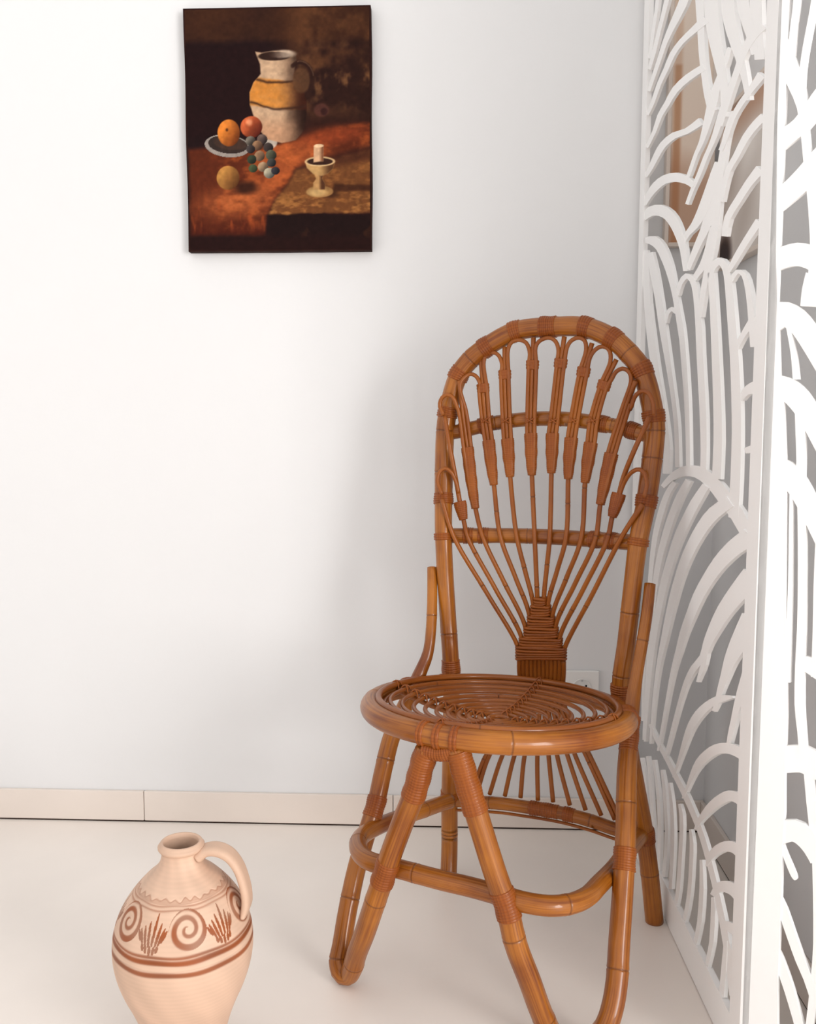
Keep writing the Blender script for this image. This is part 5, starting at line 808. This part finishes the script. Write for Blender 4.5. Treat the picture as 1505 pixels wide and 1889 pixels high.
paint_root = empty('still_life_painting', ((PX0 + PX1) / 2, WALL_Y, PZ0))
prop(paint_root, 'dark unframed oil painting of a jug, fruit, grapes and a candlestick', 'painting')
TH = .024
W_, H_ = PX1 - PX0, PZ1 - PZ0
NX, NZ = 300, 390
gx, gz = np.meshgrid(np.linspace(-W_ / 2 + .0012, W_ / 2 - .0012, NX), np.linspace(H_ - .0012, .0012, NZ))
edge = np.minimum(np.minimum(gx + W_ / 2, W_ / 2 - gx), np.minimum(gz, H_ - gz))
col = still_life(NX, NZ)
relief = (col.sum(2) / 765.0) * .0004
gy = -TH - .0004 - relief + .0014 * np.exp(-(edge / .003) ** 2)
me = grid_mesh('painted_canvas', np.stack([gx, gy, gz], -1).reshape(-1, 3), NX, NZ, lin(col), flip=True)
M['oil'] = painted('oil_paint', 'paint', rough=.75, bump=.15, bscale=320, spec=.08)
link('painted_canvas', me, M['oil'], paint_root)
M['canvas_edge'] = plain('canvas_edge', srgb(46, 24, 20), .8, .1, noise=.35, nscale=30, bump=.2, bscale=300)
bm = bmesh.new(); bmesh.ops.create_cube(bm, size=1.0)
for v in bm.verts: v.co = (v.co.x * W_, -TH / 2 - .0006 + v.co.y * (TH - .0012), H_ / 2 + v.co.z * H_)
bmesh.ops.subdivide_edges(bm, edges=list(bm.edges), cuts=10, use_grid_fill=True)
for v in bm.verts:
    k = .0008 * math.sin(v.co.z * 24 + v.co.x * 21) + .0006 * math.sin(v.co.x * 71)
    if abs(abs(v.co.x) - W_ / 2) < 1e-4: v.co.x += k * (1 if v.co.x > 0 else -1)
    if v.co.z < 1e-4: v.co.z -= .5 * abs(k) - .0004
me = bpy.data.meshes.new('stretcher_frame'); bm.to_mesh(me); bm.free()
link('stretcher_frame', me, M['canvas_edge'], paint_root)

# ---------------------------------------------------------------- wall outlet
oxx, ozz = .3100, .3450
out_root = empty('wall_outlet', (oxx, WALL_Y, ozz))
prop(out_root, 'white square wall socket behind the cane chair', 'outlet')
pl = link('cover_plate', box_mesh('cover_plate', -.0395, .0395, -.0085, -.0002, -.0395, .0395, .0022, 2), M['plastic'], out_root)
def lathe(name, prof, seg=40):
    """profile (radius, depth) turned round the y axis"""
    V = []; F = []
    for r, y in prof:
        for k in range(seg):
            a = 2 * math.pi * k / seg
            V.append((r * math.cos(a), y, r * math.sin(a)))
    n = len(prof)
    for i in range(n - 1):
        for k in range(seg):
            k2 = (k + 1) % seg
            F.append((i * seg + k, (i + 1) * seg + k, (i + 1) * seg + k2, i * seg + k2))
    F.append(tuple(range((n - 1) * seg, n * seg)))
    return mesh(name, V, F, smooth=False)
so = link('socket_cup', lathe('socket_cup', [(.0215, -.0085), (.0215, -.0105), (.0200, -.0110), (.0192, -.0105), (.0188, -.0090), (.0002, -.0089)]), M['socket'], out_root)
for sg in (-1, 1):
    link('contact_hole', lathe('contact_hole', [(.0026, -.0089), (.0026, -.0094), (.0001, -.0095)], 20), M['black'], so).location = (sg * .0095, 0, .004)  # raised black disc: the shade inside the hole is put into its colour
    link('earth_clip', box_mesh('earth_clip', -.0022, .0022, -.0105, -.0089, -.0022, .0022, .0005, 1), M['steel'], so).location = (0, 0, sg * .0165)

# ---------------------------------------------------------------- pictures hung behind the screen
def abstract_pic(name, w, h, fn, label, nx=40, nz=90):
    root = empty(name)
    prop(root, label, 'picture')
    X, Z = np.meshgrid(np.linspace(0, 1, nx), np.linspace(1, 0, nz))
    c = np.array([[fn(x, z) for x, z in zip(rx, rz)] for rx, rz in zip(X, Z)], float)
    V = np.stack([(X - .5) * (w - .016), np.full_like(X, -.0155), (Z - .5) * (h - .016) + h / 2], -1).reshape(-1, 3)
    link('picture_sheet', grid_mesh('picture_sheet', V, nx, nz, lin(c), flip=True), M['sheet'], root)
    link('backing_board', box_mesh('backing_board', -w / 2 + .004, w / 2 - .004, -.0145, -.0004, .004, h - .004), M['frame_white'], root)
    for a in (box_mesh('frame_bar', -w / 2, -w / 2 + .009, -.021, -.0004, 0, h, .001, 1), box_mesh('frame_bar', w / 2 - .009, w / 2, -.021, -.0004, 0, h, .001, 1),
              box_mesh('frame_bar', -w / 2 + .009, w / 2 - .009, -.021, -.0004, 0, .009, .001, 1), box_mesh('frame_bar', -w / 2 + .009, w / 2 - .009, -.021, -.0004, h - .009, h, .001, 1)):
        link('frame_bar', a, M['frame_white'], root)
    return root
M['sheet'] = painted('picture_print', 'paint', rough=.5)
M['frame_white'] = plain('frame_paint', (.80, .70, .62, 1), .5, .4, noise=.05)
def lerp(a, b, t): return tuple(x + (y - x) * max(0, min(1, t)) for x, y in zip(a, b))
def tall_fn(x, z):
    base = lerp((206, 170, 146), (242, 224, 208), (z - .22) / .12 + .4 * (x - .5))
    k = math.exp(-((x - .16) / .10) ** 4)
    return lerp(base, (176, 112, 66), k * (.6 if z < .62 else .25))
tp = abstract_pic('narrow_picture', .104, .62, tall_fn, 'narrow framed picture with brown stripe on back wall behind screen')
tp.location = (.5205, WALL_Y, 1.342)
def cloud_fn(x, z):
    n = .5 + .25 * math.sin(x * 5.1 + z * 7.3) + .25 * math.sin(x * 11 - z * 9 + 1.3)
    c = lerp((206, 196, 188), (240, 234, 228), n)
    c = lerp(c, (198, 160, 136), 1.6 * (z - .72) / .28)
    d = math.hypot((x - .10) / .16, (z - .05) / .16)
    return lerp((36, 16, 12), c, (d - .55) / .7)
cp = abstract_pic('cloudy_picture', .34, .33, cloud_fn, 'pale cloudy framed picture on side wall behind screen', 60, 60)
cp.rotation_euler = (0, 0, -math.pi / 2)
cp.location = (WALL_X, WALL_Y - .03 - .17, 1.287)

# ---------------------------------------------------------------- painted clay jug
JZR = [(0, .054), (.008, .0545), (.0159, .0547), (.0424, .0587), (.07, .0659), (.0861, .0712), (.1077, .0800), (.1303, .0903), (.1533, .0985), (.1743, .1032), (.1932, .1048), (.2152, .1032), (.2383, .0968), (.2569, .0878), (.2732, .0768), (.2867, .0655), (.3016, .0515), (.3109, .0410), (.3229, .0322), (.3366, .0291), (.3440, .0296)]
jx, jy = -.3913, 1.2961
jug = empty('clay_jug', (jx, jy, 0), math.atan2(-jy, -jx))      # local +x looks at the camera side
prop(jug, 'cream clay jug with one handle and brown spirals, leaves and bands', 'jug')
prof = Path([(r * .974, 0, z if z < .29 else .29 + (z - .29) * .93) for z, r in JZR])
NP, NA = 420, 720
S = np.linspace(0, prof.L, NP); PR = prof.at(S); r = PR[:, 0]; z = PR[:, 2]
ang = np.linspace(-np.pi, np.pi, NA)
AA, RR = np.meshgrid(ang, r); _, ZZ = np.meshgrid(ang, z); _, SS = np.meshgrid(ang, S)
zs_ = lambda zz: float(np.interp(zz, z, S))
def jn(k, seed):
    g = np.random.default_rng(seed); o = np.zeros_like(AA)
    for i in range(7):
        o += g.normal() * np.sin(AA * g.integers(1, k) + SS * g.uniform(20, 160) + g.uniform(0, 6.3))
    return o / 3.2
wv = jn(9, 3)
ink = np.zeros_like(AA); groove = np.zeros_like(AA)
def stripe(z0, z1, strength=1.0, jit=.0007):
    a, b = zs_(z0), zs_(z1); q = SS + jit * wv
    return strength * (1 / (1 + np.exp(-(q - a) / .0005))) * (1 / (1 + np.exp((q - b) / .0005)))
ink = np.maximum(ink, stripe(.2165, .2235)); ink = np.maximum(ink, stripe(.2245, .2285, .9)); ink = np.maximum(ink, stripe(.1994, .2066, .95))
ink = np.maximum(ink, stripe(.2785, .2802, .75)); ink = np.maximum(ink, stripe(.2832, .2846, .75))
for zc in (.2240, .2865, .2790, .2840, .2080):
    groove += .0007 * np.exp(-((SS - zs_(zc)) / .0009) ** 2)
swave = zs_(.2905) + .0022 * np.sin(AA * 27) * (1 + .35 * np.sin(AA * 5 + 1)) + .0012 * np.sin(AA * 11)
groove += .0009 * np.exp(-((SS - swave) / .0009) ** 2)
ink = np.maximum(ink, .55 * np.exp(-((SS - swave + .0012) / .0010) ** 2))
ink = np.maximum(ink, .30 * (SS < swave) * (SS > zs_(.2858)))
def wrap(a): return (a + np.pi) % (2 * np.pi) - np.pi
zc = .2590
for k in range(-2, 3):                                   # painted spirals
    a0 = math.radians(4 + 66 * k); r0 = float(np.interp(zc, z, r))
    dx = wrap(AA - a0) * r0; dy = SS - zs_(zc)
    rho = np.hypot(dx, dy * .95) + 1e-6; phi = np.arctan2(dy, dx)
    turns = (rho - .0030) / .0130 - phi / (2 * np.pi) + .35
    fr = np.abs(turns - np.round(turns))
    wdt = np.interp(rho, [.004, .014, .026], [.16, .24, .36])
    sp = (1 / (1 + np.exp((fr - wdt) / .03))) * (rho < .0262) * (rho > .0030)
    ink = np.maximum(ink, sp * np.clip(.86 + .10 * wv, .74, 1))
for k in range(-2, 3):                                   # leaf sprays: brush strokes fanning upward
    a0 = math.radians(4 - 34 + 66 * k)
    r0 = float(np.interp(.255, z, r))
    dx = wrap(AA - a0) * r0; dy = SS - zs_(.2400)
    for tilt, ln, off, y0 in ((.06, .044, .003, .000), (-.10, .034, -.0015, -.002), (.20, .032, .0075, .000), (-.22, .027, -.0060, -.001), (.34, .024, .0115, .002), (-.34, .021, -.0105, .001), (.46, .017, .0150, .006),
                              (-.46, .015, -.0145, .005), (.02, .013, .0005, -.012), (.14, .012, .0050, -.011), (-.12, .012, -.0045, -.010), (-.2, .010, -.0090, -.007), (.22, .010, .0092, -.008)):
        ct, st_ = math.cos(tilt), math.sin(tilt)
        u = (dx - off) * st_ + (dy - y0) * ct; v_ = (dx - off) * ct - (dy - y0) * st_
        t = np.clip(u / ln, 0, 1)
        wdt = .0018 * np.sin(np.pi * np.clip(t * .9 + .08, 0, 1)) ** .6 + .0003
        ink = np.maximum(ink, (np.abs(v_) < wdt) * (u > 0) * (u < ln) * np.clip(.90 + .10 * wv, .78, 1))
clay = np.array(lin(np.array([212., 178., 154.])))
brown = np.array(lin(np.array([140., 72., 32.])))
mott = (1 + .045 * jn(14, 8) + .02 * np.sin(SS * 900))[..., None]
inkc = np.clip(ink, 0, 1)[..., None]
jcol = (clay * mott) * (1 - inkc) + brown * (1 + .12 * wv[..., None]) * inkc
RR = RR - groove
V = np.stack([RR * np.cos(AA), RR * np.sin(AA), ZZ], -1)
M['clay'] = painted('painted_clay', 'paint', rough=.55, bump=.12, bscale=160)
M['clay_plain'] = plain('plain_clay', tuple(clay) + (1,), .55, .35, noise=.08, nscale=30, bump=.12, bscale=160)
link('body', grid_mesh('body', V.reshape(-1, 3), NA, NP, jcol, flip=False), M['clay'], jug)
def turn(name, pr, mat, parent, seg=64):
    Vv = []; F = []
    for rr, zz in pr:
        if zz > .29: zz = .29 + (zz - .29) * .93
        for k in range(seg):
            a = 2 * math.pi * k / seg; Vv.append((rr * math.cos(a), rr * math.sin(a), zz))
    n = len(pr)
    for i in range(n - 1):
        for k in range(seg):
            k2 = (k + 1) % seg
            F.append((i * seg + k, i * seg + k2, (i + 1) * seg + k2, (i + 1) * seg + k))
    return link(name, mesh(name, Vv, F), mat, parent)
turn('lip', [(.0285, .3405), (.0312, .3420), (.0335, .3455), (.0338, .3485), (.0322, .3502), (.0312, .3510), (.0306, .3535), (.0290, .3552), (.0268, .3552), (.0254, .3535), (.0246, .3490)], M['clay_plain'], jug)
turn('interior', [(.0246, .3490), (.0242, .3380), (.0250, .3280), (.0290, .3180), (.040, .305), (.056, .285), (.074, .262), (.088, .23), (.095, .19), (.088, .14), (.068, .09), (.05, .03), (.0005, .012)], M['clay_plain'], jug)
turn('foot', [(.0002, .0008), (.050, .0005), (.054, .001), (.0545, .004)], M['clay_plain'], jug)
# strap handle
ha = math.radians(72)
hp = [(.0270, .3330), (.0400, .3420), (.0560, .3430), (.0730, .3350), (.0860, .3180), (.0940, .2960), (.0985, .2750), (.0990, .2580), (.0955, .2430)]
hpath = Path([(q * .974 * math.cos(ha), q * .974 * math.sin(ha), zq if zq < .29 else .29 + (zq - .29) * .93) for q, zq in hp])
hs = np.linspace(0, hpath.L, 60)
HP = hpath.at(hs); T, N, B = frames(HP)
side = np.array([-math.sin(ha), math.cos(ha), 0.0])
hv = []; hf = []
SG = 20
wid = np.interp(hs / hpath.L, [0, .12, .5, .85, 1], [.0175, .0165, .0160, .0165, .0205]); thk = np.interp(hs / hpath.L, [0, .12, .5, .9, 1], [.0095, .0075, .0068, .0068, .0050])
for i in range(len(HP)):
    nrm = np.cross(T[i], side); nrm /= np.linalg.norm(nrm)
    for k in range(SG):
        a = 2 * math.pi * k / SG; ca, sa = math.cos(a), math.sin(a)
        rid = 1 - .16 * math.exp(-(ca / .28) ** 2)          # shallow groove down the strap
        hv.append(HP[i] + side * wid[i] * np.sign(ca) * abs(ca) ** .8 + nrm * thk[i] * np.sign(sa) * abs(sa) ** .7 * rid)
for i in range(len(HP) - 1):
    for k in range(SG):
        k2 = (k + 1) % SG; hf.append((i * SG + k, i * SG + k2, (i + 1) * SG + k2, (i + 1) * SG + k))
hf += [tuple(range(SG - 1, -1, -1)), tuple((len(HP) - 1) * SG + k for k in range(SG))]
hme = mesh('handle', hv, hf)
bm = bmesh.new(); bm.from_mesh(hme); bmesh.ops.recalc_face_normals(bm, faces=bm.faces); bm.to_mesh(hme); bm.free()
link('handle', hme, M['clay_plain'], jug)
